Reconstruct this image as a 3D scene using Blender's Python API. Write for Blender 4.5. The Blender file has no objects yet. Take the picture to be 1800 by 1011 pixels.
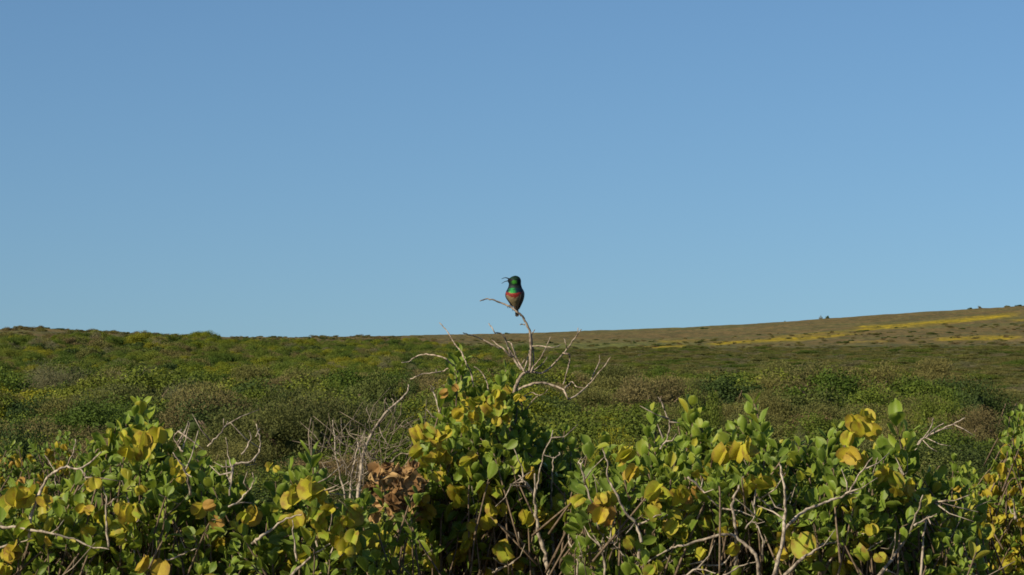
import bpy, bmesh, math, random
import numpy as np
from mathutils import Vector, Matrix, noise
from mathutils.bvhtree import BVHTree

R = math.radians
random.seed(7)
rng = np.random.default_rng(11)
scene = bpy.context.scene
COL = scene.collection

# ------------------------------------------------------------------ camera
EYE = 1.6
K = 2 * math.tan(R(11)) / 1800.0          # metres per photo pixel at 1 m
HOR = 600.0                               # photo row of eye level
cam_d = bpy.data.cameras.new('camera')
cam = bpy.data.objects.new('camera', cam_d)
COL.objects.link(cam)
cam_d.sensor_width = 36
cam_d.lens = 18 / math.tan(R(11))
cam_d.clip_start = 0.1
cam_d.clip_end = 12000
cam.location = (0, 0, EYE)
cam.rotation_euler = (R(90) + math.atan((HOR - 505.5) * K), 0, 0)
scene.camera = cam

# ------------------------------------------------------------------ light
SUN_AZ = R(231)      # compass direction of the sun (0 = +Y, clockwise): behind left
SUN_EL = R(29)
sun_vec = Vector((math.sin(SUN_AZ) * math.cos(SUN_EL), math.cos(SUN_AZ) * math.cos(SUN_EL), math.sin(SUN_EL)))
w = bpy.data.worlds.new('World')
scene.world = w
w.use_nodes = True
nt = w.node_tree
nt.nodes.clear()
sky = nt.nodes.new('ShaderNodeTexSky')
sky.sky_type = 'NISHITA'
sky.sun_disc = False
sky.sun_elevation = SUN_EL
sky.sun_rotation = SUN_AZ
sky.altitude = 0
sky.air_density = 1.0
sky.dust_density = 1.0
sky.ozone_density = 6.0
bg = nt.nodes.new('ShaderNodeBackground')
bg.inputs['Strength'].default_value = 0.082
wo = nt.nodes.new('ShaderNodeOutputWorld')
tcn = nt.nodes.new('ShaderNodeTexCoord')
mpn = nt.nodes.new('ShaderNodeMapping')
mpn.inputs['Location'].default_value = (0, 0, 0.08)
nt.links.new(tcn.outputs['Generated'], mpn.inputs['Vector'])
nt.links.new(mpn.outputs[0], sky.inputs['Vector'])
tint = nt.nodes.new('ShaderNodeMix')
tint.data_type = 'RGBA'
tint.blend_type = 'MULTIPLY'
tint.inputs[0].default_value = 1.0
tint.inputs[7].default_value = (0.935, 1.015, 1.0, 1)
nt.links.new(sky.outputs[0], tint.inputs[6])
nt.links.new(tint.outputs[2], bg.inputs[0])
nt.links.new(bg.outputs[0], wo.inputs[0])

sd = bpy.data.lights.new('sun', 'SUN')
sd.energy = 4.9
sd.angle = R(0.5)
sd.color = (1.0, 0.87, 0.64)
so = bpy.data.objects.new('sun', sd)
COL.objects.link(so)
so.rotation_euler = sun_vec.to_track_quat('Z', 'Y').to_euler()
so.location = sun_vec * 50

scene.view_settings.view_transform = 'Standard'
scene.view_settings.look = 'None'
scene.view_settings.exposure = 0.38
scene.view_settings.gamma = 1
scene.view_settings.use_curve_mapping = False
scene.cycles.filter_width = 1.7
scene.cycles.max_bounces = 6
scene.cycles.transparent_max_bounces = 4


# ------------------------------------------------------------------ helpers
def P(px, py, Y):
    """world point at depth Y that lies in the direction of photo pixel px, py"""
    return Vector(((px - 900) * K * Y, Y, EYE + (HOR - py) * K * Y))


def tag(o, label=None, cat=None, group=None, kind=None):
    if label: o['label'] = label
    if cat: o['category'] = cat
    if group: o['group'] = group
    if kind: o['kind'] = kind
    return o


def link(name, data, parent=None):
    o = bpy.data.objects.new(name, data)
    COL.objects.link(o)
    if parent is not None:
        o.parent = parent
    return o


def mesh_np(name, verts, faces, mat=None, smooth=True, attrs=None, quad=4):
    """faces: (n, quad) int array"""
    me = bpy.data.meshes.new(name)
    verts = np.asarray(verts, dtype=np.float32)
    faces = np.asarray(faces, dtype=np.int32)
    n = len(faces)
    me.vertices.add(len(verts))
    me.vertices.foreach_set('co', verts.ravel())
    me.loops.add(n * quad)
    me.loops.foreach_set('vertex_index', faces.ravel())
    me.polygons.add(n)
    me.polygons.foreach_set('loop_start', np.arange(0, n * quad, quad, dtype=np.int32))
    me.polygons.foreach_set('use_smooth', np.full(n, smooth))
    for k, v in (attrs or {}).items():
        v = np.asarray(v, dtype=np.float32)
        if v.ndim == 1:
            a = me.attributes.new(k, 'FLOAT', 'POINT')
            a.data.foreach_set('value', v)
        else:
            a = me.attributes.new(k, 'FLOAT_COLOR', 'POINT')
            a.data.foreach_set('color', v.ravel())
    me.update(calc_edges=True)
    me.validate()
    if mat:
        me.materials.append(mat)
    return me


class MB:
    """collects verts, quads and a tint per vertex for one mesh"""
    def __init__(s):
        s.v, s.f, s.t, s.n = [], [], [], 0

    def add(s, v, f, t=0.5):
        v = np.asarray(v, dtype=np.float32)
        s.v.append(v)
        s.f.append(np.asarray(f, dtype=np.int32) + s.n)
        s.t.append(np.full(len(v), t, dtype=np.float32) if np.isscalar(t) else np.asarray(t, dtype=np.float32))
        s.n += len(v)

    def mesh(s, name, mat, extra=None):
        return mesh_np(name, np.concatenate(s.v), np.concatenate(s.f), mat, attrs={'tint': np.concatenate(s.t)})


def smooth_path(pts, sub=4):
    pts = [Vector(p) for p in pts]
    if len(pts) < 3:
        return pts
    out = []
    ext = [pts[0] * 2 - pts[1]] + pts + [pts[-1] * 2 - pts[-2]]
    for i in range(1, len(ext) - 2):
        p0, p1, p2, p3 = ext[i - 1:i + 3]
        for k in range(sub):
            t = k / sub
            out.append(0.5 * ((2 * p1) + (p2 - p0) * t + (2 * p0 - 5 * p1 + 4 * p2 - p3) * t * t + (3 * p1 - p0 - 3 * p2 + p3) * t ** 3))
    out.append(pts[-1])
    return out


def tube(mb, pts, r0, r1, sides=6, knob=0.12, power=1.0):
    """tapered, slightly knobbly closed tube through pts"""
    n = len(pts)
    V = []
    up = Vector((0.3, 0.9, 0.2)).normalized()
    ph = random.random() * 9
    for i, p in enumerate(pts):
        d = (pts[min(i + 1, n - 1)] - pts[max(i - 1, 0)])
        d = d.normalized() if d.length > 1e-9 else Vector((0, 0, 1))
        a = up.cross(d)
        if a.length < 1e-3:
            a = Vector((1, 0, 0)).cross(d)
        a.normalize()
        b = d.cross(a)
        t = i / max(n - 1, 1)
        r = r0 + (r1 - r0) * t ** power
        for k in range(sides):
            an = 2 * math.pi * k / sides
            rr = r * (1 + knob * math.sin(i * 2.3 + ph) + knob * 0.8 * math.sin(k * 2.6 + i * 1.3 + ph))
            V.append(p + (a * math.cos(an) + b * math.sin(an)) * rr)
    F = []
    for i in range(n - 1):
        for k in range(sides):
            k2 = (k + 1) % sides
            F.append((i * sides + k, i * sides + k2, (i + 1) * sides + k2, (i + 1) * sides + k))
    V.append(pts[0]); V.append(pts[-1] + (pts[-1] - pts[-2]).normalized() * r1)
    c0, c1 = n * sides, n * sides + 1
    for k in range(0, sides, 2):
        k1, k2 = (k + 1) % sides, (k + 2) % sides
        F.append((c0, k2, k1, k))
        o = (n - 1) * sides
        F.append((c1, o + k, o + k1, o + k2))
    mb.add([tuple(v) for v in V], F, random.random())


# ------------------------------------------------------------------ materials
def new_mat(name):
    m = bpy.data.materials.new(name)
    m.use_nodes = True
    t = m.node_tree
    t.nodes.clear()
    out = t.nodes.new('ShaderNodeOutputMaterial')
    return m, t, out


def N(t, typ, **kw):
    n = t.nodes.new(typ)
    for k, v in kw.items():
        setattr(n, k, v)
    return n


def ramp(t, fac, stops):
    r = N(t, 'ShaderNodeValToRGB')
    while len(r.color_ramp.elements) > 2:
        r.color_ramp.elements.remove(r.color_ramp.elements[-1])
    for i, (p, c) in enumerate(stops):
        e = r.color_ramp.elements[i] if i < 2 else r.color_ramp.elements.new(p)
        e.position = p
        e.color = (*c, 1)
    t.links.new(fac, r.inputs[0])
    return r.outputs[0]


def math_n(t, op, a, b=None):
    n = N(t, 'ShaderNodeMath', operation=op)
    for i, x in enumerate((a, b)):
        if x is None: continue
        if isinstance(x, (int, float)): n.inputs[i].default_value = x
        else: t.links.new(x, n.inputs[i])
    return n.outputs[0]


def mixc(t, fac, a, b, blend='MIX'):
    n = N(t, 'ShaderNodeMix', data_type='RGBA', blend_type=blend)
    for s, x in ((n.inputs[0], fac), (n.inputs[6], a), (n.inputs[7], b)):
        if isinstance(x, (int, float)): s.default_value = x
        elif isinstance(x, tuple): s.default_value = (*x, 1)
        else: t.links.new(x, s)
    return n.outputs[2]


def attr(t, name):
    a = N(t, 'ShaderNodeAttribute')
    a.attribute_name = name
    return a


def leafy(name, stops, trans=0.25, rough=0.5, spec=0.35, mottled=None, rim=None, objrand=0.0, nscale=60.0):
    """foliage: colour from the per-leaf tint, a fine mottling, thin translucency"""
    m, t, out = new_mat(name)
    col = ramp(t, attr(t, 'tint').outputs['Fac'], stops)
    geo = N(t, 'ShaderNodeNewGeometry')
    nz = N(t, 'ShaderNodeTexNoise'); nz.inputs['Scale'].default_value = nscale; nz.inputs['Detail'].default_value = 3
    t.links.new(geo.outputs['Position'], nz.inputs['Vector'])
    if mottled:
        f = ramp(t, nz.outputs['Fac'], [(0.48, (0, 0, 0)), (0.68, (1, 1, 1))])
        f = math_n(t, 'MULTIPLY', f, mottled[0])
        col = mixc(t, f, col, mottled[1])
    hv = N(t, 'ShaderNodeHueSaturation')
    v = math_n(t, 'MULTIPLY_ADD', nz.outputs['Fac'], 0.5); t.nodes[-1].inputs[2].default_value = 0.75
    if objrand:
        oi = N(t, 'ShaderNodeObjectInfo')
        q = math_n(t, 'MULTIPLY_ADD', oi.outputs['Random'], objrand); t.nodes[-1].inputs[2].default_value = 1 - objrand / 2
        v = math_n(t, 'MULTIPLY', v, q)
        h = math_n(t, 'MULTIPLY_ADD', oi.outputs['Random'], -0.05); t.nodes[-1].inputs[2].default_value = 0.525
        t.links.new(h, hv.inputs['Hue'])
    t.links.new(v, hv.inputs['Value'])
    t.links.new(col, hv.inputs['Color'])
    col = hv.outputs[0]
    if rim:
        col = mixc(t, math_n(t, 'MULTIPLY', attr(t, 'edge').outputs['Fac'], rim[0]), col, rim[1])
    p = N(t, 'ShaderNodeBsdfPrincipled')
    t.links.new(col, p.inputs['Base Color'])
    p.inputs['Roughness'].default_value = rough
    p.inputs['Specular IOR Level'].default_value = spec
    tr = N(t, 'ShaderNodeBsdfTranslucent')
    t.links.new(mixc(t, 0.35, col, (0.25, 0.3, 0.02)) if trans > 0.2 else col, tr.inputs[0])
    mx = N(t, 'ShaderNodeMixShader'); mx.inputs[0].default_value = trans
    t.links.new(p.outputs[0], mx.inputs[1]); t.links.new(tr.outputs[0], mx.inputs[2])
    t.links.new(mx.outputs[0], out.inputs[0])
    return m


M_leaf = leafy('fleshy_leaf', [(0.0, (0.035, 0.072, 0.010)), (0.35, (0.085, 0.150, 0.014)), (0.72, (0.165, 0.245, 0.018)), (0.9, (0.27, 0.30, 0.02)), (1.0, (0.42, 0.36, 0.03))],
               trans=0.34, rough=0.5, spec=0.28, rim=(0.45, (0.30, 0.34, 0.10)), mottled=(0.35, (0.13, 0.15, 0.03)), nscale=70)
M_pod = leafy('papery_pod', [(0.0, (0.24, 0.12, 0.05)), (0.22, (0.40, 0.23, 0.06)), (0.45, (0.47, 0.37, 0.03)), (0.75, (0.46, 0.44, 0.035)), (1.0, (0.25, 0.33, 0.03))],
              trans=0.38, rough=0.6, spec=0.2, rim=(0.5, (0.30, 0.17, 0.05)), mottled=(0.85, (0.24, 0.14, 0.03)), nscale=62)
M_dry = leafy('dry_pod', [(0.0, (0.09, 0.045, 0.018)), (0.5, (0.24, 0.135, 0.05)), (1.0, (0.42, 0.28, 0.12))],
              trans=0.2, rough=0.7, spec=0.15, rim=(0.3, (0.42, 0.29, 0.17)), nscale=80)


def bark(name, lo, hi, scale=90):
    m, t, out = new_mat(name)
    geo = N(t, 'ShaderNodeNewGeometry')
    n1 = N(t, 'ShaderNodeTexNoise'); n1.inputs['Scale'].default_value = scale; n1.inputs['Detail'].default_value = 5
    t.links.new(geo.outputs['Position'], n1.inputs['Vector'])
    c = ramp(t, n1.outputs['Fac'], [(0.36, lo), (0.58, hi)])
    c = mixc(t, math_n(t, 'MULTIPLY', attr(t, 'tint').outputs['Fac'], 0.35), c, tuple(x * 0.6 for x in lo))
    p = N(t, 'ShaderNodeBsdfPrincipled')
    p.inputs['Roughness'].default_value = 0.85
    p.inputs['Specular IOR Level'].default_value = 0.2
    t.links.new(c, p.inputs['Base Color'])
    b = N(t, 'ShaderNodeBump'); b.inputs['Strength'].default_value = 0.5; b.inputs['Distance'].default_value = 0.002
    t.links.new(n1.outputs['Fac'], b.inputs['Height']); t.links.new(b.outputs[0], p.inputs['Normal'])
    t.links.new(p.outputs[0], out.inputs[0])
    return m


M_bark = bark('grey_bark', (0.12, 0.095, 0.075), (0.44, 0.37, 0.29))
M_perch = bark('weathered_bark', (0.13, 0.095, 0.07), (0.42, 0.34, 0.26), 110)
M_twig = bark('brown_twig', (0.09, 0.065, 0.045), (0.20, 0.145, 0.095), 120)
M_dead = bark('dead_twig', (0.11, 0.088, 0.062), (0.29, 0.24, 0.18), 60)

FOL = {
    'dark green': leafy('dark_foliage', [(0, (0.030, 0.046, 0.012)), (0.6, (0.060, 0.086, 0.020)), (1, (0.11, 0.135, 0.028))], 0.15, 0.7, 0.12, objrand=0.5, nscale=6),
    'mid green': leafy('green_foliage', [(0, (0.055, 0.080, 0.012)), (0.6, (0.105, 0.142, 0.020)), (1, (0.175, 0.21, 0.028))], 0.2, 0.7, 0.12, objrand=0.5, nscale=6),
    'olive': leafy('olive_foliage', [(0, (0.085, 0.088, 0.026)), (0.6, (0.145, 0.145, 0.042)), (1, (0.21, 0.20, 0.055))], 0.15, 0.7, 0.12, objrand=0.45, nscale=6),
    'yellow-green': leafy('lime_foliage', [(0, (0.085, 0.105, 0.010)), (0.6, (0.17, 0.185, 0.016)), (1, (0.27, 0.25, 0.02))], 0.22, 0.7, 0.12, objrand=0.4, nscale=6),
    'brown twiggy': leafy('brown_heath', [(0, (0.095, 0.078, 0.033)), (0.6, (0.165, 0.138, 0.056)), (1, (0.235, 0.195, 0.085))], 0.1, 0.8, 0.1, objrand=0.4, nscale=6),
    'grey': leafy('grey_heath', [(0, (0.10, 0.094, 0.048)), (0.6, (0.165, 0.155, 0.08)), (1, (0.235, 0.22, 0.12))], 0.1, 0.8, 0.1, objrand=0.35, nscale=6),
}

# ------------------------------------------------------------------ terrain
SKY_PX = np.array([-900, -300, 0, 40, 150, 300, 400, 500, 640, 760, 900, 1000, 1200, 1350, 1500, 1600, 1700, 1800, 2200, 2800])
SKY_ROW = np.array([570, 574, 579, 577, 582, 589, 593, 593.5, 592, 589, 587, 583, 576, 568, 557, 550, 544, 538, 525, 520])
RIDGE = np.array([430, 430, 430, 430, 435, 460, 500, 560, 620, 720, 790, 820, 850, 860, 870, 880, 890, 900, 900, 900])


def prof(px, d):
    """row of the canopy surface seen at distance d in the direction of photo column px"""
    S = np.interp(px, SKY_PX, SKY_ROW)
    D = np.interp(px, SKY_PX, RIDGE)
    t = np.clip((d - 120) / (D - 120), 0, 1)
    return S + (682 - S) * (1 - t) ** 1.6, D, t


def ground_z(x, y):
    x = np.asarray(x, dtype=float); y = np.asarray(y, dtype=float)
    yy = np.maximum(y, 1.0)
    px = np.clip(900 + x / yy / K, -900, 2800)
    near = np.interp(yy, [0, 20, 25, 45, 70, 95, 120], [0, 0, -0.08, -0.42, -0.8, -1.05, -1.2])
    row, D, t = prof(px, yy)
    dd = np.minimum(yy, D)
    far = EYE + (HOR - row) * K * dd - 0.7 * (1 - t)
    far = far - np.clip(yy - D, 0, 400) * 0.045
    z = np.where(yy < 120, near, far)
    amp = np.clip(yy / 60, 0.15, 1) * np.clip((D + 250 - yy) / 300, 0.2, 1)
    z = z + amp * 0.16 * (np.sin(x * 0.31 + yy * 0.11) * np.sin(yy * 0.23 - x * 0.09) + 0.6 * np.sin(x * 0.83 + 1.7) * np.sin(yy * 0.61))
    return np.where(y < 0, 0.0, z)


def vnoise(x, y, s, seed=0.0):
    return np.array([noise.noise(Vector((a * s, b * s, seed))) for a, b in zip(x.ravel(), y.ravel())]).reshape(x.shape)


ys = np.concatenate([np.array([-60, -25, -8, 0]), np.linspace(2, 20, 14), np.geomspace(21, 300, 110), np.arange(303, 960, 3.5), np.geomspace(975, 6000, 20)])
us = np.concatenate([[-2.4, -1.2, -0.7, -0.45, -0.32], np.linspace(-0.25, 0.25, 190), [0.32, 0.45, 0.7, 1.2, 2.4]])
U, YY = np.meshgrid(us, ys)
X = U * np.maximum(YY, 25)
Z = ground_z(X, YY)
Z[YY < 0] = 0
PX = 900 + U / K
ROW, DD, TT = prof(np.clip(PX, -900, 2800), np.maximum(YY, 1))
n1 = vnoise(X * 0.35, YY, 0.035, 1.0)
n2 = vnoise(X, YY, 0.16, 5.0)
n3 = vnoise(X, YY, 0.012, 9.0)
C = np.zeros(X.shape + (3,))
litter = np.array([0.14, 0.105, 0.05])
scrubg = np.array([0.085, 0.092, 0.028])
olive = np.array([0.145, 0.138, 0.045])
brown = np.array([0.18, 0.128, 0.048])
meadow = np.array([0.165, 0.18, 0.045])
yellow = np.array([0.44, 0.32, 0.009])
purple = np.array([0.15, 0.105, 0.085])
greygreen = np.array([0.12, 0.115, 0.048])


def blend(mask, col):
    global C
    m = np.clip(mask, 0, 1)[..., None]
    C = C * (1 - m) + col * m


def sst(a, b, v):
    t = np.clip((v - a) / (b - a), 0, 1)
    return t * t * (3 - 2 * t)


C[:] = litter
blend(sst(10, 40, YY), scrubg)
blend(0.8 * sst(0.0, 0.35, n1) * sst(30, 80, YY), olive)
far = sst(190, 330, YY + 60 * n1 + 0.12 * (PX - 900))
right = sst(700, 1050, PX)
blend(far * sst(150, 260, YY), olive * 0.9)
hill = sst(610, 596, ROW + 5 * n1 + 3 * n2)
blend(hill, brown)
blend(hill * sst(-0.05, 0.4, n1 + 0.4 * n2) * 0.7, olive)
# green meadow along the foot of the hill
rm = 608 - 0.018 * (PX - 900)
blend(0.9 * np.exp(-((ROW - rm) / 6.0) ** 2) * sst(740, 840, PX) * sst(1320, 1050, PX), meadow)
# purple heath patch
blend(0.75 * np.exp(-((ROW - 625 + 4 * n2) / 8.0) ** 2) * sst(1020, 1120, PX) * sst(1330, 1220, PX), purple)
blend(0.55 * np.exp(-((ROW - 613 + 4 * n2) / 5.0) ** 2) * sst(1300, 1360, PX) * sst(1560, 1430, PX), purple)
blend(0.6 * np.exp(-((ROW - 608 + 5 * n2) / 7.0) ** 2) * sst(1420, 1560, PX), greygreen)


def strip(x0, y0, x1, y1, half, amt, col=yellow, bend=0.0):
    t = (PX - x0) / (x1 - x0)
    c = y0 + (y1 - y0) * t + bend * np.sin(np.clip(t, 0, 1) * math.pi) + 1.6 * n1 + 0.8 * n2
    e = sst(-0.02, 0.12, t + 0.05 * n2) * sst(1.02, 0.86, t + 0.05 * n2)
    blend(amt * e * sst(half * 1.3, half * 0.2, np.abs(ROW - c)) * (0.75 + 0.5 * np.clip(n2 + 0.2, 0, 1)), col)


strip(1060, 611, 1215, 605, 3.2, 0.75)
strip(1150, 599, 1250, 596, 1.8, 0.35)
strip(1240, 602, 1520, 584, 3.0, 0.95, bend=1.0)
strip(1490, 577, 1800, 550, 4.5, 1.0, bend=2.0)
strip(1640, 594, 1800, 589, 4.5, 0.9)
strip(1350, 591, 1500, 580, 2.4, 0.6)
strip(1770, 562, 1900, 556, 3.0, 0.7)
strip(1480, 599, 1580, 597, 2.0, 0.35)
strip(930, 612, 1090, 612, 3.0, 0.22)
C *= (1 + 0.22 * n2 + 0.15 * n3)[..., None]
nr, nc = X.shape
idx = np.arange(nr * nc).reshape(nr, nc)
F = np.stack([idx[:-1, :-1], idx[:-1, 1:], idx[1:, 1:], idx[1:, :-1]], -1).reshape(-1, 4)
m, t, out = new_mat('veld_ground')
ca = attr(t, 'soil')
geo = N(t, 'ShaderNodeNewGeometry')
na = N(t, 'ShaderNodeTexNoise'); na.inputs['Scale'].default_value = 0.9; na.inputs['Detail'].default_value = 6; na.inputs['Roughness'].default_value = 0.7
nb = N(t, 'ShaderNodeTexNoise'); nb.inputs['Scale'].default_value = 9.0; nb.inputs['Detail'].default_value = 6
nd = N(t, 'ShaderNodeTexNoise'); nd.inputs['Scale'].default_value = 0.34; nd.inputs['Detail'].default_value = 8; nd.inputs['Roughness'].default_value = 0.72
for n_ in (na, nb, nd): t.links.new(geo.outputs['Position'], n_.inputs['Vector'])
f1 = ramp(t, na.outputs['Fac'], [(0.36, (0.5, 0.5, 0.5)), (0.62, (1.35, 1.35, 1.35))])
f2 = ramp(t, nb.outputs['Fac'], [(0.3, (0.7, 0.7, 0.7)), (0.7, (1.2, 1.2, 1.2))])
c = mixc(t, 1.0, mixc(t, 1.0, ca.outputs['Color'], f1, 'MULTIPLY'), f2, 'MULTIPLY')
f3 = ramp(t, nd.outputs['Fac'], [(0.46, (0, 0, 0)), (0.56, (0.9, 0.9, 0.9))])
sepn = N(t, 'ShaderNodeSeparateXYZ'); t.links.new(geo.outputs['Position'], sepn.inputs[0])
farn = math_n(t, 'MULTIPLY', math_n(t, 'MINIMUM', math_n(t, 'MAXIMUM', math_n(t, 'DIVIDE', math_n(t, 'SUBTRACT', sepn.outputs['Y'], 90.0), 150.0), 0.0), 1.0), f3)
c = mixc(t, farn, c, mixc(t, 0.75, c, (0.045, 0.055, 0.02)))
p = N(t, 'ShaderNodeBsdfPrincipled'); p.inputs['Roughness'].default_value = 0.95; p.inputs['Specular IOR Level'].default_value = 0.1
t.links.new(c, p.inputs['Base Color'])
bp = N(t, 'ShaderNodeBump'); bp.inputs['Strength'].default_value = 0.7; bp.inputs['Distance'].default_value = 0.35
t.links.new(na.outputs['Fac'], bp.inputs['Height']); t.links.new(bp.outputs[0], p.inputs['Normal'])
t.links.new(p.outputs[0], out.inputs[0])
g = link('ground', mesh_np('ground', np.stack([X, YY, Z], -1).reshape(-1, 3), F, m,
                           attrs={'soil': np.concatenate([C, np.ones(C.shape[:2] + (1,))], -1).reshape(-1, 4)}))
tag(g, 'scrubby valley floor rising to a brown hillside with yellow flower strips', kind='structure')


# ------------------------------------------------------------------ distant shrubs: prototypes
def crown_mesh(name, n, size, mat, style='leaf', lumps=16, seed=0, tall=1.0):
    r = np.random.default_rng(seed)
    # lumps on a dome of radius ~1
    az = r.uniform(0, 2 * math.pi, lumps)
    el = np.arcsin(r.uniform(0.02, 1.0, lumps))
    rad = r.uniform(0.45, 0.85, lumps)
    Cc = np.stack([np.cos(az) * np.cos(el) * rad, np.sin(az) * np.cos(el) * rad, (0.12 + np.sin(el) * rad * 0.85) * tall], -1)
    lr = r.uniform(0.20, 0.36, lumps)
    mb = MB()
    k = r.integers(0, lumps, n)
    d = r.normal(size=(n, 3)); d /= np.linalg.norm(d, axis=1)[:, None]
    d[:, 2] = np.where(d[:, 2] < -0.3, -d[:, 2], d[:, 2])
    rr = lr[k] * r.uniform(0.3, 1.6, n) ** 0.6
    pos = Cc[k] + d * rr[:, None]
    nin = n // 5
    pos[:nin] *= 0.6
    pos[:, 2] = np.maximum(pos[:, 2], 0.02)
    if style == 'leaf':
        nrm = d * 1.2 + r.normal(size=(n, 3)) * 0.85 + np.array([0, 0, 0.15])
        nrm /= np.linalg.norm(nrm, axis=1)[:, None]
        a = np.cross(nrm, r.normal(size=(n, 3))); a /= np.linalg.norm(a, axis=1)[:, None]
        b = np.cross(nrm, a)
        s = size * r.uniform(0.6, 1.4, n)[:, None]
        w_ = 0.55
    else:
        a = d * 0.6 + np.array([0, 0, 0.4]) + r.normal(size=(n, 3)) * 0.7
        a /= np.linalg.norm(a, axis=1)[:, None]
        b = np.cross(a, r.normal(size=(n, 3))); b /= np.linalg.norm(b, axis=1)[:, None]
        nrm = np.cross(a, b)
        s = size * r.uniform(0.5, 1.5, n)[:, None]
        w_ = 0.07 if style == 'twig' else 0.26
    V = np.stack([pos - a * s, pos + b * s * w_ + nrm * s * 0.15, pos + a * s, pos - b * s * w_ + nrm * s * 0.15], 1).reshape(-1, 3)
    V[:, 2] = np.maximum(V[:, 2], 0.0)
    tint = np.repeat(np.clip(0.42 + 0.15 * r.normal(size=n) + 0.22 * r.uniform(-1, 1, lumps)[k], 0, 1), 4)
    mb.add(V, np.arange(n * 4).reshape(n, 4), tint)
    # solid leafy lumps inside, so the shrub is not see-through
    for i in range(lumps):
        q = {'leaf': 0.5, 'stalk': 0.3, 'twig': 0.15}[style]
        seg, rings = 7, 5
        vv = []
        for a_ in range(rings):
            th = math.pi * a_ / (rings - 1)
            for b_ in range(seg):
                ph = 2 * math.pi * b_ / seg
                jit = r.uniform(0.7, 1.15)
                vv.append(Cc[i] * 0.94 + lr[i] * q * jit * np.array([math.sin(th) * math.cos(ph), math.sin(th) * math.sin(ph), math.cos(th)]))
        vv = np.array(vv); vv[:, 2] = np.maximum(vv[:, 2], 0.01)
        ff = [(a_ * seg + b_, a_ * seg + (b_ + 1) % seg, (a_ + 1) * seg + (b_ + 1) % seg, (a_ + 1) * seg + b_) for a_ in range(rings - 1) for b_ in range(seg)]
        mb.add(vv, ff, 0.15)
    return mb.mesh(name, mat)


def stems_mesh(seed, tall=1.0):
    random.seed(seed)
    mb = MB()
    for i in range(6):
        a = i * 1.05 + random.random()
        e = Vector((math.cos(a) * 0.5, math.sin(a) * 0.5, 0.7 * tall))
        tube(mb, smooth_path([Vector((0, 0, -0.15)), e * 0.45 + Vector((0, 0, 0.05)), e], 3), 0.045, 0.012, 5)
    return mb.mesh('stems', M_twig)


COLOURS = ['dark green', 'mid green', 'olive', 'yellow-green', 'brown twiggy', 'grey']
NEAR, MIDL, FARL, STEM = {}, {}, {}, {}
sd_ = 100
for c_ in COLOURS:
    st = {'brown twiggy': 'stalk', 'grey': 'twig', 'olive': 'stalk'}.get(c_, 'leaf')
    f_ = {'leaf': 1.0, 'stalk': 0.9, 'twig': 1.5}[st]
    m_ = {'leaf': 1.0, 'stalk': 2.0, 'twig': 1.6}[st]
    NEAR[c_] = [crown_mesh('crown', int(20000 * m_), 0.0185 * f_, FOL[c_], st, 22, sd_ + i) for i in range(2)]
    MIDL[c_] = [crown_mesh('crown', int(9000 * m_), 0.027 * f_, FOL[c_], st, 16, sd_ + 10 + i) for i in range(2)]
    FARL[c_] = [crown_mesh('crown', int(2200 * m_), 0.05 * f_, FOL[c_], st, 10, sd_ + 20 + i) for i in range(1)]
    sd_ += 50
STEMS = [stems_mesh(s) for s in (1, 2, 3)]

shrub_things = []


def add_shrub(x, y, r, h, colour, lod, name='shrub', z=None):
    z = float(ground_z(x, y)) if z is None else z
    root = link(name, None)
    root.location = (x, y, z - (0.3 * h if lod is FARL else 0.03))
    root.rotation_euler = (0, 0, random.random() * 6.28)
    root.scale = (r, r * random.uniform(0.85, 1.15), h)
    c = link('crown', random.choice(lod[colour]), root)
    if lod is not FARL:
        link('stem', random.choice(STEMS), root)
    return root


def row_of(y, z):
    return HOR - (z - EYE) / (K * y)


# canopy line of the foreground bushes (photo columns -> rows)
FORE = np.array([(-100, 870), (0, 850), (150, 790), (245, 730), (330, 785), (440, 820), (500, 850), (600, 880), (690, 850), (740, 780), (800, 680), (890, 660), (925, 760), (1000, 780),
                 (1100, 800), (1215, 750), (1330, 740), (1420, 790), (1500, 760), (1570, 760), (1620, 830), (1700, 830), (1760, 800), (1800, 790), (1900, 780)], float)

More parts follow.
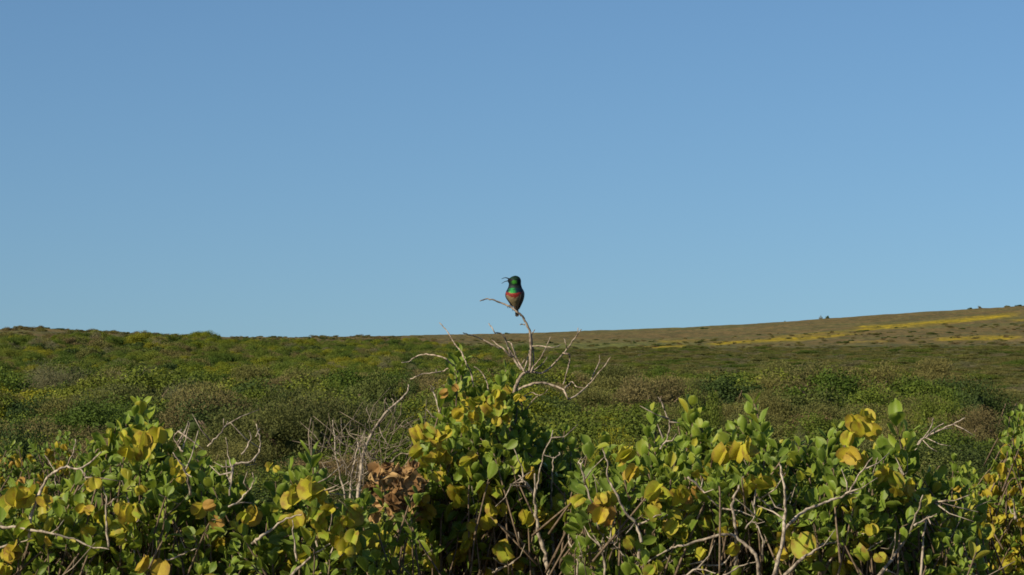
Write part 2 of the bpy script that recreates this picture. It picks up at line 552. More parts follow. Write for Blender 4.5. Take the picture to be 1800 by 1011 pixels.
pts = []   # x, y, r, h, colour
for lo, hi, sp in ((10.5, 30, 0.85), (30, 75, 1.15), (75, 150, 1.6), (150, 260, 1.9), (260, 620, 2.3)):
    y = lo
    while y < hi:
        xm = y * 0.235 + 1.5
        x = -xm + random.uniform(0, sp)
        while x < xm:
            pts.append((x + random.uniform(-.4, .4) * sp, y + random.uniform(-.5, .5) * sp, sp))
            x += sp * random.uniform(0.75, 1.25)
        y += sp * 0.9
cand = []
for (x, y, sp) in pts:
    px = 900 + x / y / K
    row, D, t = prof(px, y)
    row, D, t = float(row), float(D), float(t)
    big = noise.noise(Vector((x * 0.06, y * 0.035, 3.3)))
    mid = noise.noise(Vector((x * 0.2, y * 0.14, 8.1)))
    if y > D - 4:
        continue
    # plain on the right and the hill carry only sparse shrubs
    dens = 0.72 if y > 30 else 0.9
    lim = 616 + (px - 900) * 0.055 if px > 760 else (604 if px > 380 else 596)
    if row < lim:
        dens = 0.08 if px > 700 else 0.3
    elif row < lim + 22 and px > 900:
        dens = 0.8
    if px > 980 and 612 - (px - 1000) * 0.008 < row < lim + 22:
        dens = 0.9
    if random.random() > dens:
        continue
    q = random.random() + 0.5 * big + 0.25 * mid
    if px > 1050 and row < 690:
        colour = 'olive' if q < 0.55 else ('mid green' if q < 0.85 else ('dark green' if q < 1.0 else 'brown twiggy'))
    else:
        colour = ('brown twiggy' if q < 0.06 else 'olive' if q < 0.28 else 'mid green' if q < 0.62 else 'dark green' if q < 0.86 else 'yellow-green' if q < 1.08 else 'grey')
    r = sp * random.choice((0.45, 0.55, 0.65, 0.8, 1.0)) * (1 + 0.3 * max(mid, -0.5))
    if y > 150: r *= 0.8
    if 32 < y < 210: r *= 1.04
    h = r * random.uniform(0.55, 0.98)
    if px > 1000 and row < 660:
        h *= 0.6
    if px > 980 and 612 - (px - 1000) * 0.008 < row < lim + 22:
        r *= random.uniform(0.75, 1.35); h = r * 0.26
        colour = random.choice(['olive', 'olive', 'olive', 'olive', 'mid green', 'grey'])
    elif row < lim:
        r *= random.uniform(0.35, 0.8); h = r * 0.5
        colour = random.choice(['dark green', 'olive', 'olive', 'brown twiggy', 'brown twiggy'])
    if y < 30:
        h = min(h, 0.62)
    cand.append([x, y, r, h, colour])

# ---- individual shrubs: those that show largest above the front bushes
scored = []
for i, (x, y, r, h, c_) in enumerate(cand):
    z = float(ground_z(x, y))
    px = 900 + x / y / K
    top = row_of(y, z + h)
    lim = float(np.interp(px, FORE[:, 0], FORE[:, 1]))
    if -10 < px < 1810 and top < lim - 4 and y > 10.5:
        scored.append((r / y, i))
scored.sort(reverse=True)
chosen = set(i for _, i in scored[:230])
for i in sorted(chosen):
    x, y, r, h, c_ = cand[i]
    o = add_shrub(x, y, r, h, c_, NEAR if y < 45 else MIDL)
    shrub_things.append((o, x, y, h, c_))
rest = [c_ for i, c_ in enumerate(cand) if i not in chosen]

# ---- shrubs and small trees that the photograph picks out one by one
SPECIAL = [
    # px, top row, width px, distance, height factor, colour, lod, name, label, category
    (1740, 655, 200, 46.0, None, 'dark green', NEAR, 'shrub', 'tall dark green shrub behind the yellow-podded bush at the right edge', 'shrub'),
    (1650, 690, 130, 42.0, None, 'mid green', NEAR, 'shrub', 'mid green open shrub just left of the tall dark shrub at right', 'shrub'),
    (1560, 706, 160, 38.0, None, 'olive', NEAR, 'shrub', 'olive spreading shrub behind the yellow pods and large round leaves at right', 'shrub'),
    (1400, 742, 90, 20.0, None, 'grey', NEAR, 'shrub', 'grey twiggy shrub showing between two leafy bushes right of centre', 'shrub'),
    (1075, 742, 120, 24.0, None, 'yellow-green', NEAR, 'shrub', 'yellow-green fine-leaved shrub right of the bare perch branches', 'shrub'),
    (1235, 682, 110, 34.0, None, 'mid green', NEAR, 'shrub', 'bright green rounded shrub behind the tallest shoot right of centre', 'shrub'),
    (655, 655, 110, 75.0, None, 'dark green', MIDL, 'shrub', 'dark green spreading shrub mid valley left of the arching bare twigs', 'shrub'),
    (720, 660, 70, 75.0, None, 'dark green', MIDL, 'shrub', 'dark green shrub mid valley directly behind the arching bare twigs', 'shrub'),
    (150, 695, 80, 45.0, None, 'dark green', MIDL, 'shrub', 'almost black rounded shrub above the left leafy bush', 'shrub'),
    (30, 735, 160, 24.0, None, 'dark green', NEAR, 'shrub', 'dark green low shrub at the left edge above the orange-dotted bush', 'shrub'),
    (543, 584, 9, 520.0, None, 'dark green', FARL, 'small_tree', 'tiny lone tree on the skyline left of the bird', 'tree'),
    (1455, 550, 9, 865.0, None, 'dark green', FARL, 'small_tree', 'dark lone tree on the right hand hill skyline', 'tree'),
    (1443, 552, 9, 865.0, None, 'grey', FARL, 'small_tree', 'thin greyish tree on the skyline just left of a dark lone tree', 'tree'),
    (890, 582, 17, 780.0, None, 'dark green', FARL, 'shrub', 'dark low shrub on the skyline behind the perch branch', 'shrub'),
    (1212, 600, 30, 480.0, None, 'dark green', FARL, 'shrub', 'dark shrub clump at the foot of the hill below the yellow strip', 'shrub'),
    (1242, 604, 22, 478.0, None, 'dark green', FARL, 'shrub', 'dark low shrub on the right of the clump at the hill foot', 'shrub'),
    (1238, 578, 20, 760.0, None, 'dark green', FARL, 'shrub', 'dark shrub alone on the brown hillside above the lower yellow strip', 'shrub'),
    (1115, 596, 8, 560.0, None, 'dark green', FARL, 'shrub', 'tiny dark shrub by the left end of the lower yellow strip', 'shrub'),
    (1380, 562, 4, 862.0, None, 'dark green', FARL, 'shrub', 'tiny dark shrub on the skyline left of two lone trees', 'shrub'),
    (1706, 538, 12, 885.0, None, 'dark green', FARL, 'shrub', 'dark skyline shrub above the right end of the upper yellow strip', 'shrub'),
    (1722, 536, 10, 886.0, None, 'brown twiggy', FARL, 'shrub', 'brown skyline shrub beside a dark one above the upper yellow strip', 'shrub'),
    (1772, 535, 16, 892.0, None, 'olive', FARL, 'shrub', 'olive low shrub on the skyline near the right edge', 'shrub'),
    (1792, 533, 20, 894.0, None, 'dark green', FARL, 'shrub', 'dark shrub on the skyline at the right edge', 'shrub'),
    (1793, 577, 9, 640.0, None, 'dark green', FARL, 'shrub', 'small upright dark shrub on the hillside at the right edge', 'shrub'),
    (45, 576, 40, 428.0, None, 'dark green', FARL, 'shrub', 'dark green wide shrub crowning the ridge at far left', 'shrub'),
    (75, 579, 36, 428.0, None, 'olive', FARL, 'shrub', 'olive low shrub on the left ridge between two dark ones', 'shrub'),
    (102, 580, 34, 428.0, None, 'dark green', FARL, 'shrub', 'dark shrub on the left ridge, middle of three on the skyline', 'shrub'),
    (130, 579, 28, 428.0, None, 'dark green', FARL, 'shrub', 'rightmost dark shrub on the left ridge skyline', 'shrub'),
    (1545, 577, 14, 640.0, None, 'olive', FARL, 'shrub', 'olive shrub on the brown hillside between the two yellow strips', 'shrub'),
    (1660, 575, 16, 640.0, None, 'dark green', FARL, 'shrub', 'dark shrub on the brown hillside below the upper yellow strip', 'shrub'),
    (1755, 604, 40, 440.0, None, 'grey', FARL, 'shrub', 'grey domed shrub on the plain below the right hillside', 'shrub'),
    (1510, 604, 34, 440.0, None, 'dark green', FARL, 'shrub', 'dark spreading shrub at the foot of the right hillside', 'shrub'),
]
for (px, top, wd, d, hf, c_, lod, nm, lab, cat) in SPECIAL:
    x = (px - 900) * K * d
    z = float(ground_z(x, d))
    h = max(EYE + (HOR - top) * K * d - z, wd * K * d * (0.12 if d < 430 and d > 420 else 0.25)) / 1.05
    o = add_shrub(x, d, wd * K * d * 0.5, h, c_, lod, nm)
    tag(o, lab, cat, 'lone trees on the skyline' if cat == 'tree' else 'shrubs across the valley and hills')

# ---- the rest as one scrub mass, instanced from the crowns above
protos, kinds = [], {}
first = {}
for o, x, y, h, c_ in shrub_things:
    me = next(ch for ch in o.children if ch.name.startswith('crown'))
    first.setdefault(me.data.name, me)
src = {c_: {} for c_ in COLOURS}
for c_ in COLOURS:
    for tier, lod in (('near', NEAR), ('mid', MIDL), ('far', FARL)):
        src[c_][tier] = lod[c_]


def source_obj(me):
    for ob in bpy.data.objects:
        if ob.type == 'MESH' and ob.data == me:
            return ob
    return None


used, P_, S_, R_, I_ = {}, [], [], [], []
for (x, y, r, h, c_) in rest:
    tier = 'near' if y < 26 else 'mid' if y < 110 else 'far'
    me = random.choice(src[c_][tier])
    ob = used.get(me.name) or source_obj(me)
    if ob is None:
        for tr in ('mid', 'far', 'near'):
            ob = next((source_obj(q) for q in src[c_][tr] if source_obj(q)), None)
            if ob: break
    if ob is None:
        continue
    used[me.name] = ob
    if ob not in protos: protos.append(ob)
    P_.append((x, y, float(ground_z(x, y)) - (0.2 * h if tier == 'far' else 0.03))); S_.append((r, r * random.uniform(.85, 1.15), h))
    R_.append((0, 0, random.random() * 6.28)); I_.append(protos.index(ob))
me = bpy.data.meshes.new('scrub')
me.from_pydata(P_, [], [])
for nm, ty, dat, fld in (('siz', 'FLOAT_VECTOR', S_, 'vector'), ('rot', 'FLOAT_VECTOR', R_, 'vector'), ('kin', 'INT', I_, 'value')):
    a = me.attributes.new(nm, ty, 'POINT')
    a.data.foreach_set(fld, np.array(dat, dtype=np.int32 if ty == 'INT' else np.float32).ravel())
ng = bpy.data.node_groups.new('scrub_scatter', 'GeometryNodeTree')
ng.interface.new_socket('Geometry', in_out='INPUT', socket_type='NodeSocketGeometry')
ng.interface.new_socket('Geometry', in_out='OUTPUT', socket_type='NodeSocketGeometry')
gi = ng.nodes.new('NodeGroupInput'); go = ng.nodes.new('NodeGroupOutput')
jn = ng.nodes.new('GeometryNodeJoinGeometry')


def named(nm, ty):
    n = ng.nodes.new('GeometryNodeInputNamedAttribute')
    n.data_type = ty
    n.inputs['Name'].default_value = nm
    return n.outputs['Attribute']


a_s, a_r, a_k = named('siz', 'FLOAT_VECTOR'), named('rot', 'FLOAT_VECTOR'), named('kin', 'INT')
e2r = ng.nodes.new('FunctionNodeEulerToRotation')
ng.links.new(a_r, e2r.inputs[0])
for i, ob in enumerate(protos):
    oi = ng.nodes.new('GeometryNodeObjectInfo'); oi.transform_space = 'ORIGINAL'
    oi.inputs['Object'].default_value = ob; oi.inputs['As Instance'].default_value = True
    cp = ng.nodes.new('FunctionNodeCompare'); cp.data_type = 'INT'; cp.operation = 'EQUAL'
    ins = [s for s in cp.inputs if s.enabled]
    ng.links.new(a_k, ins[0]); ins[1].default_value = i
    ip = ng.nodes.new('GeometryNodeInstanceOnPoints')
    ng.links.new(gi.outputs[0], ip.inputs['Points'])
    ng.links.new(cp.outputs[0], ip.inputs['Selection'])
    ng.links.new(oi.outputs['Geometry'], ip.inputs['Instance'])
    ng.links.new(e2r.outputs[0], ip.inputs['Rotation'])
    ng.links.new(a_s, ip.inputs['Scale'])
    ng.links.new(ip.outputs[0], jn.inputs[0])
ng.links.new(jn.outputs[0], go.inputs[0])
scrub = link('scrub', me)
tag(scrub, 'dense low green and brown scrub covering the valley', 'scrub', kind='stuff')
md = scrub.modifiers.new('scatter', 'NODES'); md.node_group = ng

# ---- labels of the individual shrubs
COLS = [(-99, 130, 'at the left edge'), (130, 330, 'behind left bush'), (330, 480, 'right of left bush'), (480, 640, 'above small low bush'),
        (640, 780, 'left of perch'), (780, 930, 'below the bird'), (930, 1090, 'behind right perch twigs'), (1090, 1260, 'right of perch'),
        (1260, 1400, 'behind right bush'), (1400, 1560, 'above right yellow pods'), (1560, 1680, 'above large round leaves'), (1680, 1999, 'at right edge')]
BANDS = [(0, 18, 'beyond the front'), (18, 28, 'nearby'), (28, 42, 'farther off'), (42, 999, 'mid valley')]
ORD = ['leftmost', 'second from left', 'third from left', 'fourth from left', 'fifth from left', 'sixth from left', 'seventh from left', 'eighth from left', 'ninth from left', 'tenth from left', 'eleventh from left', 'twelfth from left', 'thirteenth from left', 'fourteenth from left'] + [q + ' from left' for q in ('fifteenth', 'sixteenth', 'seventeenth', 'eighteenth', 'nineteenth')]
NUM = ['', 'one', 'two', 'three', 'four', 'five', 'six', 'seven', 'eight', 'nine', 'ten', 'eleven', 'twelve', 'thirteen', 'fourteen', 'fifteen', 'sixteen', 'seventeen', 'eighteen', 'nineteen', 'twenty']
cells = {}
for o, x, y, h, c_ in shrub_things:
    px = 900 + x / y / K
    cn = next(n for a, b, n in COLS if a <= px < b)
    bn = next(n for a, b, n in BANDS if a <= y < b)
    cells.setdefault((c_, bn, cn), []).append((px, o))
for (c_, bn, cn), L in cells.items():
    L.sort(key=lambda q: q[0])
    for i, (px, o) in enumerate(L):
        lab = f'{c_} shrub {bn}, {cn}'
        if len(L) > 1:
            pos = 'rightmost' if i == len(L) - 1 else ORD[min(i, 18)]
            lab += f', {pos} of {NUM[min(len(L), 20)]}'
        tag(o, lab, 'shrub', 'shrubs across the valley and hills')

# ------------------------------------------------------------------ foreground bushes
def leaf_proto(seed, tint):
    r = random.Random(seed)
    L, W_ = 7, 5
    wd = r.uniform(0.27, 0.36); cup = r.uniform(0.10, 0.34); bend = r.uniform(-0.12, 0.28); twist = r.uniform(-0.25, 0.25)
    V, E = [], []
    for i in range(L):
        s = (0, .16, .36, .58, .78, .92, 1.0)[i]
        prof_ = math.sin(math.pi / 2 * s / 0.6) ** 0.85 if s <= 0.6 else max(0, 1 - ((s - 0.6) / 0.405) ** 2.4) ** 0.5
        ww = wd * max(prof_, 0.07 if s < 0.5 else 0.3)
        for j in range(W_):
            q = j / (W_ - 1) * 2 - 1
            x = q * ww * (1 - 0.06 * s)
            y = s * (1 - 0.10 * q * q * s)
            z = cup * q * q * ww * 1.5 + bend * s * s + twist * q * ww * s + 0.02 * math.sin(7 * s + seed)
            V.append((x, y, z)); E.append(max(abs(q) ** 6, s ** 14, 0.4 * (q == 0)))
    F = [(i * W_ + j, i * W_ + j + 1, (i + 1) * W_ + j + 1, (i + 1) * W_ + j) for i in range(L - 1) for j in range(W_ - 1)]
    return np.array(V), np.array(F), np.array(E), tint


def pod_proto(seed, tint, crumple=0.0):
    """papery four-winged seed pod hanging along -Z, about 1 across"""
    r = random.Random(seed)
    V, F, E = [], [], []
    for wng in range(4):
        a = wng * math.pi / 2 + r.uniform(-0.3, 0.3)
        ca_, sa_ = math.cos(a), math.sin(a)
        nI, nJ = 5, 6
        base = len(V)
        ph = r.uniform(0, 6)
        ext = r.uniform(0.40, 0.62)
        for i in range(nI):
            q = i / (nI - 1)
            for j in range(nJ):
                s = j / (nJ - 1)
                zz = -0.08 - 0.86 * s + 0.10 * q * math.cos(math.pi * s)
                outw = q * ext * (math.sin(math.pi * (0.06 + 0.88 * s))) ** 0.55
                side = (0.15 + crumple) * q * math.sin(ph + 4.2 * s) + 0.2 * q * q * math.sin(ph * 2 + wng) + 0.05 * q * math.sin(11 * s + ph) + crumple * 0.6 * r.uniform(-1, 1) * q
                V.append((ca_ * outw - sa_ * side, sa_ * outw + ca_ * side, zz)); E.append(q ** 5)
        for i in range(nI - 1):
            for j in range(nJ - 1):
                F.append((base + i * nJ + j, base + (i + 1) * nJ + j, base + (i + 1) * nJ + j + 1, base + i * nJ + j + 1))
    return np.array(V), np.array(F), np.array(E), tint


LP = [leaf_proto(i, t_) for i, t_ in enumerate([0.08, 0.15, 0.22, 0.28, 0.32, 0.36, 0.4, 0.44, 0.48, 0.52, 0.57, 0.62, 0.67, 0.72, 0.78, 0.84, 0.9, 0.98])]
PP = [pod_proto(50 + i, t_) for i, t_ in enumerate([0.24, 0.4, 0.5, 0.6, 0.7, 0.8, 0.9, 0.98])]
DP = [pod_proto(80 + i, t_, 0.3) for i, t_ in enumerate([0.15, 0.4, 0.6, 0.8, 0.95])]


def proto_mesh(name, pr, mat):
    return mesh_np(name, pr[0], pr[1], mat, attrs={'tint': np.full(len(pr[0]), pr[3]), 'edge': pr[2]})


LM = [proto_mesh('leaf', p_, M_leaf) for p_ in LP]
PM = [proto_mesh('seed_pod', p_, M_pod) for p_ in PP]
DM = [proto_mesh('seed_pod', p_, M_dry) for p_ in DP]


def frame(d, nrm):
    y = d.normalized()
    x = y.cross(nrm)
    if x.length < 1e-4: x = y.cross(Vector((1, 0.3, 0.2)))
    x.normalize()
    z = x.cross(y)
    return x, y, z


def rv(s=1.0):
    return Vector((random.gauss(0, s), random.gauss(0, s), random.gauss(0, s)))


class Bush:
    def __init__(s, name, label, Y, cols, thick, leaf, drop=90, base_px=None, group='leafy bushes along the front'):
        s.root = link(name, None)
        s.Y, s.thick, s.leaf, s.drop = Y, thick, leaf, drop
        s.cols = np.array(cols, float)
        s.bx = base_px or float(s.cols[:, 0].mean())
        s.base = Vector(((s.bx - 900) * K * Y, Y, 0.0))
        s.root.location = s.base
        tag(s.root, label, 'bush', group)
        s.leaves, s.pods, s.dry = [], [], []
        s.tw = MB()

    def top(s, px, a=0.0):
        return float(np.interp(px, s.cols[:, 0], s.cols[:, 1])) + s.drop * a * a

    def sprig(s, tip, d, n, size, tone=0.5, back=0.12, tops=True):
        """a shoot that ends at tip, with n pairs of leaves"""
        d = d.normalized()
        seg = size * random.uniform(0.42, 0.6)
        ln = seg * n
        start = tip - d * ln - (d + Vector((0, 0, 0.4))) * back * random.uniform(0.6, 1.2) + rv(0.012)
        path = smooth_path([start, tip - d * ln * 0.6 + rv(0.006), tip], 3)
        tube(s.tw, path, 0.0028, 0.0011, 4, 0.1)
        ref = rv().normalized()
        a0 = (ref - d * ref.dot(d)).normalized()
        for k in range(n):
            f = k / max(n - 1, 1)
            p = tip - d * seg * (n - 1 - k) * 1.0
            sz = size * (1.05 - 0.25 * (f if tops else 0)) * random.uniform(0.62, 1.2)
            side = (a0 if k % 2 == 0 else d.cross(a0)).normalized()
            for sg in (-1, 1):
                o = side * sg
                ld = (d * random.uniform(0.45, 0.95) + o * random.uniform(0.65, 1.0) + rv(0.22) + Vector((0, 0, 0.12))).normalized()
                nr_ = (d * 0.8 - o * 0.5 + rv(0.38)).normalized()
                s.leaf_at(p + o * 0.002, ld, nr_, sz, tone + 0.12 * f)

    def leaf_at(s, p, d, nrm, sz, tone):
        x, y, z = frame(d, nrm)
        i = int(np.clip(random.gauss(tone - 0.03, 0.145), 0, 0.999) * len(LP))
        s.leaves.append((p, x * sz, y * sz, z * sz, i, sz))

    def pod_at(s, p, sz, tone=None, dry=False):
        dn = Vector((random.gauss(0, .7), random.gauss(0, .7), 1)).normalized()
        x = dn.cross(rv()).normalized(); y = dn.cross(x)
        L = s.dry if dry else s.pods
        n = len(DP) if dry else len(PP)
        t_ = random.random() if tone is None else np.clip(random.gauss(tone, .2), 0.2 if tone > 0.4 else 0, .999)
        L.append((p, x * sz, y * sz, dn * sz, int(t_ * n), sz))

    def fill(s, n, x0=None, x1=None, tone=0.42, rows=330, pod=0.05, podsize=0.9, pod_tone=0.6, front=0.6):
        x0 = s.cols[0, 0] if x0 is None else x0
        x1 = s.cols[-1, 0] if x1 is None else x1
        for _ in range(n):
            a = random.uniform(-1, 0.1) if random.random() < front else random.uniform(-1, 1)
            px = random.uniform(x0, x1)
            tp = s.top(px, a)
            py = tp + rows * random.random() ** 1.05 + random.gauss(0, 6)
            Yd = s.Y + a * s.thick
            p = P(px, py, Yd)
            if p.z < 0.12: continue
            d = Vector((random.gauss(0, .38), random.gauss(-0.25 if a < 0.1 else 0.25, .35), random.uniform(0.35, 1.1)))
            s.sprig(p, d, random.choice((2, 3, 3, 4)), s.leaf * random.uniform(0.8, 1.25), tone - 0.04 + random.gauss(0, 0.14))
            if random.random() < pod:
                for q in range(random.choice((1, 2, 2, 3))):
                    s.pod_at(p + Vector((random.gauss(0, .025), -0.03 + random.gauss(0, .02), -0.02 - random.random() * .05)), s.leaf * podsize * random.uniform(.75, 1.15), pod_tone)

    def tips(s, L, n=4, tone=0.66, size=1.0, a=-0.15):
        for q in L:
            px, py = q[0], q[1]
            f = q[2] if len(q) > 2 else 1.0
            Yd = s.Y + random.uniform(a - 0.2, a + 0.2) * s.thick
            p = P(px, py + 10, Yd)
            s.sprig(p, Vector((random.gauss(0, .16), random.gauss(-.12, .15), 1)), n, s.leaf * 1.15 * size * f, tone, back=0.2)
            s.sprig(p + Vector((random.gauss(0, .03), random.gauss(0.02, .03), -0.04 - random.random() * .04)), Vector((random.gauss(0, .5), random.gauss(-.3, .3), 1)), n - 1, s.leaf * size * f, tone - 0.1, back=0.15)

    def podlist(s, L, a=-0.95, sz=1.0):
        for q in L:
            px, py = q[:2]
            f = q[2] if len(q) > 2 else 1.0
            t_ = q[3] if len(q) > 3 else 0.62
            for k in range(2):
                Yd = s.Y + (a + random.uniform(-.15, .15)) * s.thick
                p = P(px + random.gauss(0, 9), py - 20 + random.gauss(0, 7), Yd)
                s.pod_at(p, s.leaf * sz * f * random.uniform(.65, 1.1), t_)

    def branch(s, path, w0, w1=None, a=-0.6, wob=0.03, mat=None, name='branch', parent=None, label=None, sub=4):
        """path in photo pixels; w0, w1 widths in photo pixels"""
        w1 = w1 if w1 else max(1.6, w0 * 0.35)
        Yd = s.Y + a * s.thick
        L = []
        dy = random.uniform(-wob, wob)
        for (px, py) in path:
            dy += random.gauss(0, wob * 0.6)
            L.append(P(px, py, Yd + dy))
        mb = MB()
        pts_ = [p_ - s.base for p_ in smooth_path(L, sub)]
        pts_ = [p_ + rv(0.0005 if name != 'branch' else 0.0010) for p_ in pts_]
        tube(mb, pts_, w0 * 0.5 * K * Yd, w1 * 0.5 * K * Yd, 7, 0.16)
        if name == 'branch' and w0 >= 3 and len(pts_) > 6:
            for _ in range(random.choice((0, 1, 2, 3))):
                i_ = random.randint(2, len(pts_) - 2)
                d_ = (pts_[i_ + 1] - pts_[i_]).normalized()
                o_ = (rv() - d_ * 0.2); o_ = (o_ - d_ * o_.dot(d_)).normalized()
                g_ = (d_ * random.uniform(.3, .9) + o_).normalized(); l_ = random.uniform(.02, .09)
                a_ = pts_[i_]
                tube(mb, [a_, a_ + g_ * l_ * .5 + rv(.003), a_ + g_ * l_ + rv(.008) + Vector((0, 0, .008))], .0019, .0008, 5, .15)
        o = link(name, mb.mesh(name, mat or M_bark), parent or s.root)
        if label: o['label'] = label
        return o

    def stems(s, n, spread, hgt):
        for i in range(n):
            tx = s.bx + random.uniform(-1, 1) * spread
            ty = s.Y + random.uniform(0, .8) * s.thick
            top = P(tx, s.top(tx) + random.uniform(60, 170), ty)
            b = s.base + Vector(((tx - s.bx) * K * s.Y * 0.7 + random.gauss(0, .12), abs(random.gauss(0, .2)), -0.03))
            mid = b.lerp(top, 0.45) + Vector((0, 0, 0.05)) + rv(0.06)
            mid2 = b.lerp(top, 0.75) + rv(0.045)
            mb = MB()
            tube(mb, [q - s.base for q in smooth_path([b, mid, mid2, top], 5)], random.uniform(.008, .014), .003, 7, .12)
            link('stem', mb.mesh('stem', M_twig), s.root)


    def tangle(s, n, rows=(60, 300)):
        mb = MB()
        for _ in range(n):
            px = random.uniform(s.cols[0, 0] + 30, s.cols[-1, 0] - 30)
            a = random.uniform(-1.0, 0.2)
            p = P(px, s.top(px, a) + random.uniform(*rows), s.Y + a * s.thick) - s.base
            d = Vector((random.gauss(0, .8), random.gauss(-.1, .4), random.gauss(.5, .5))).normalized()
            l_ = random.uniform(.03, .11)
            m_ = p + d * l_ * .5 + rv(.016); e_ = p + d * l_ + rv(.026)
            tube(mb, [p, m_, e_], .0016, .0008, 4, .1)
            tube(mb, [m_, m_ + (d + rv(.5)).normalized() * l_ * .4], .0011, .0007, 3, 0)
        o = link('twig', mb.mesh('twig', M_dead), s.root); o['kind'] = 'stuff'


BUSHES = []

# ---- left bush
B = Bush('leafy_bush', 'leafy green bush at left with tall shoot and arching bare branch', 5.9,
         [(-90, 880), (0, 872), (40, 865), (100, 850), (150, 810), (190, 775), (225, 760), (260, 762), (310, 795), (360, 805), (420, 840), (460, 880)], 0.42, 0.039, base_px=190)
BUSHES.append(B)
B.tips([(247, 703), (236, 722), (262, 728), (205, 742, .9), (222, 735), (190, 760), (272, 752), (250, 745), (335, 782), (345, 795), (300, 790), (285, 770), (140, 822), (45, 855, .85), (400, 822), (360, 815), (170, 800), (320, 840), (410, 850)])
B.fill(880, tone=0.60, pod=0.075)
B.podlist([(28, 885), (45, 880), (60, 885, .9), (68, 940), (235, 780, .8), (250, 775, 1.15, .5), (225, 810, .8), (255, 795, .8), (178, 865, .9), (205, 915, 1.1), (225, 910), (245, 905, 1, .75), (160, 945, .8), (250, 870, .8),
           (265, 1000), (375, 910, 1, .1), (380, 935, .8, .15), (428, 915), (305, 830, .7), (320, 850, .6), (215, 960, .8), (150, 910, .7, .2), (90, 965, .6), (20, 970, .9, .05), (10, 985, .9, .05)])
for pth, w0 in [([(52, 945), (57, 906), (67, 876), (82, 844), (101, 827), (118, 821), (141, 824), (164, 808), (179, 794)], 6.5), ([(141, 824), (150, 832), (152, 842)], 3.5),
                ([(118, 820), (126, 803), (131, 791), (134, 774)], 2.6), ([(-20, 925), (0, 926), (33, 927), (65, 932), (98, 939), (131, 947), (164, 960), (193, 965)], 6),
                ([(236, 1020), (236, 968), (236, 929), (231, 896), (223, 863), (214, 843)], 6), ([(192, 960), (188, 909), (187, 873), (180, 850)], 4.5), ([(188, 890), (200, 891), (210, 895)], 4),
                ([(336, 870), (330, 840), (324, 824), (312, 805), (304, 795)], 4.5), ([(322, 795), (312, 780), (306, 768), (312, 760), (320, 754)], 3.5), ([(322, 790), (328, 765), (334, 742)], 2.6),
                ([(366, 785), (380, 770), (393, 756), (400, 740)], 3.2), ([(393, 756), (394, 738)], 2), ([(404, 891), (425, 876), (439, 860), (447, 844), (444, 830)], 3.8),
                ([(405, 850), (410, 820), (420, 814), (442, 810), (457, 788), (455, 765), (451, 745)], 5), ([(426, 799), (442, 772), (438, 757)], 3), ([(452, 766), (458, 752)], 2),
                ([(0, 960), (30, 955), (60, 945)], 4), ([(80, 800), (95, 825), (100, 850)], 2), ([(330, 965), (350, 960), (372, 958)], 4), ([(290, 985), (320, 975), (345, 962)], 3.5),
                ([(98, 939), (110, 955), (118, 975)], 5), ([(404, 870), (408, 830), (402, 800), (398, 770)], 3)]:
    B.branch(pth, w0, a=random.uniform(-1.08, -0.75))
B.stems(12, 210, 0)
B.tangle(40)

# ---- low bush between left and centre
B = Bush('leafy_bush', 'small low leafy bush with yellow pods between the left and centre bushes', 5.8,
         [(440, 930), (470, 880), (490, 855), (530, 850), (570, 875), (600, 890), (640, 880), (670, 915), (690, 950)], 0.32, 0.041, base_px=560)
BUSHES.append(B)
B.tips([(548, 792), (540, 805), (556, 815), (508, 822), (485, 836), (500, 850), (535, 840), (632, 872), (620, 885), (645, 880), (560, 850)], n=3, tone=.5)
B.fill(360, tone=0.56, pod=0.10, rows=280)
B.podlist([(525, 858, 1.1), (520, 875), (555, 880, .9), (563, 905), (545, 915), (480, 840, .5), (600, 915), (612, 925), (620, 945), (600, 940), (625, 975), (615, 965), (590, 960, .8, .3), (555, 948, .7), (535, 925)])
for pth, w0 in [([(500, 1020), (531, 994), (557, 970), (580, 956)], 6), ([(445, 955), (455, 946), (475, 932), (505, 911), (530, 905)], 6.5), ([(522, 985), (518, 950), (514, 915)], 4.2),
                ([(604, 1020), (606, 965), (608, 925), (612, 895)], 3.5), ([(560, 1010), (590, 985), (603, 965)], 4), ([(555, 940), (558, 970), (550, 1010)], 4), ([(530, 850), (560, 862), (590, 868), (612, 868)], 3),
                ([(570, 1000), (585, 970), (580, 940), (584, 900)], 3.4), ([(540, 1010), (570, 990), (600, 985), (625, 990)], 4)]:
    B.branch(pth, w0, a=random.uniform(-1.08, -0.75))
B.stems(8, 90, 0)
B.tangle(35)

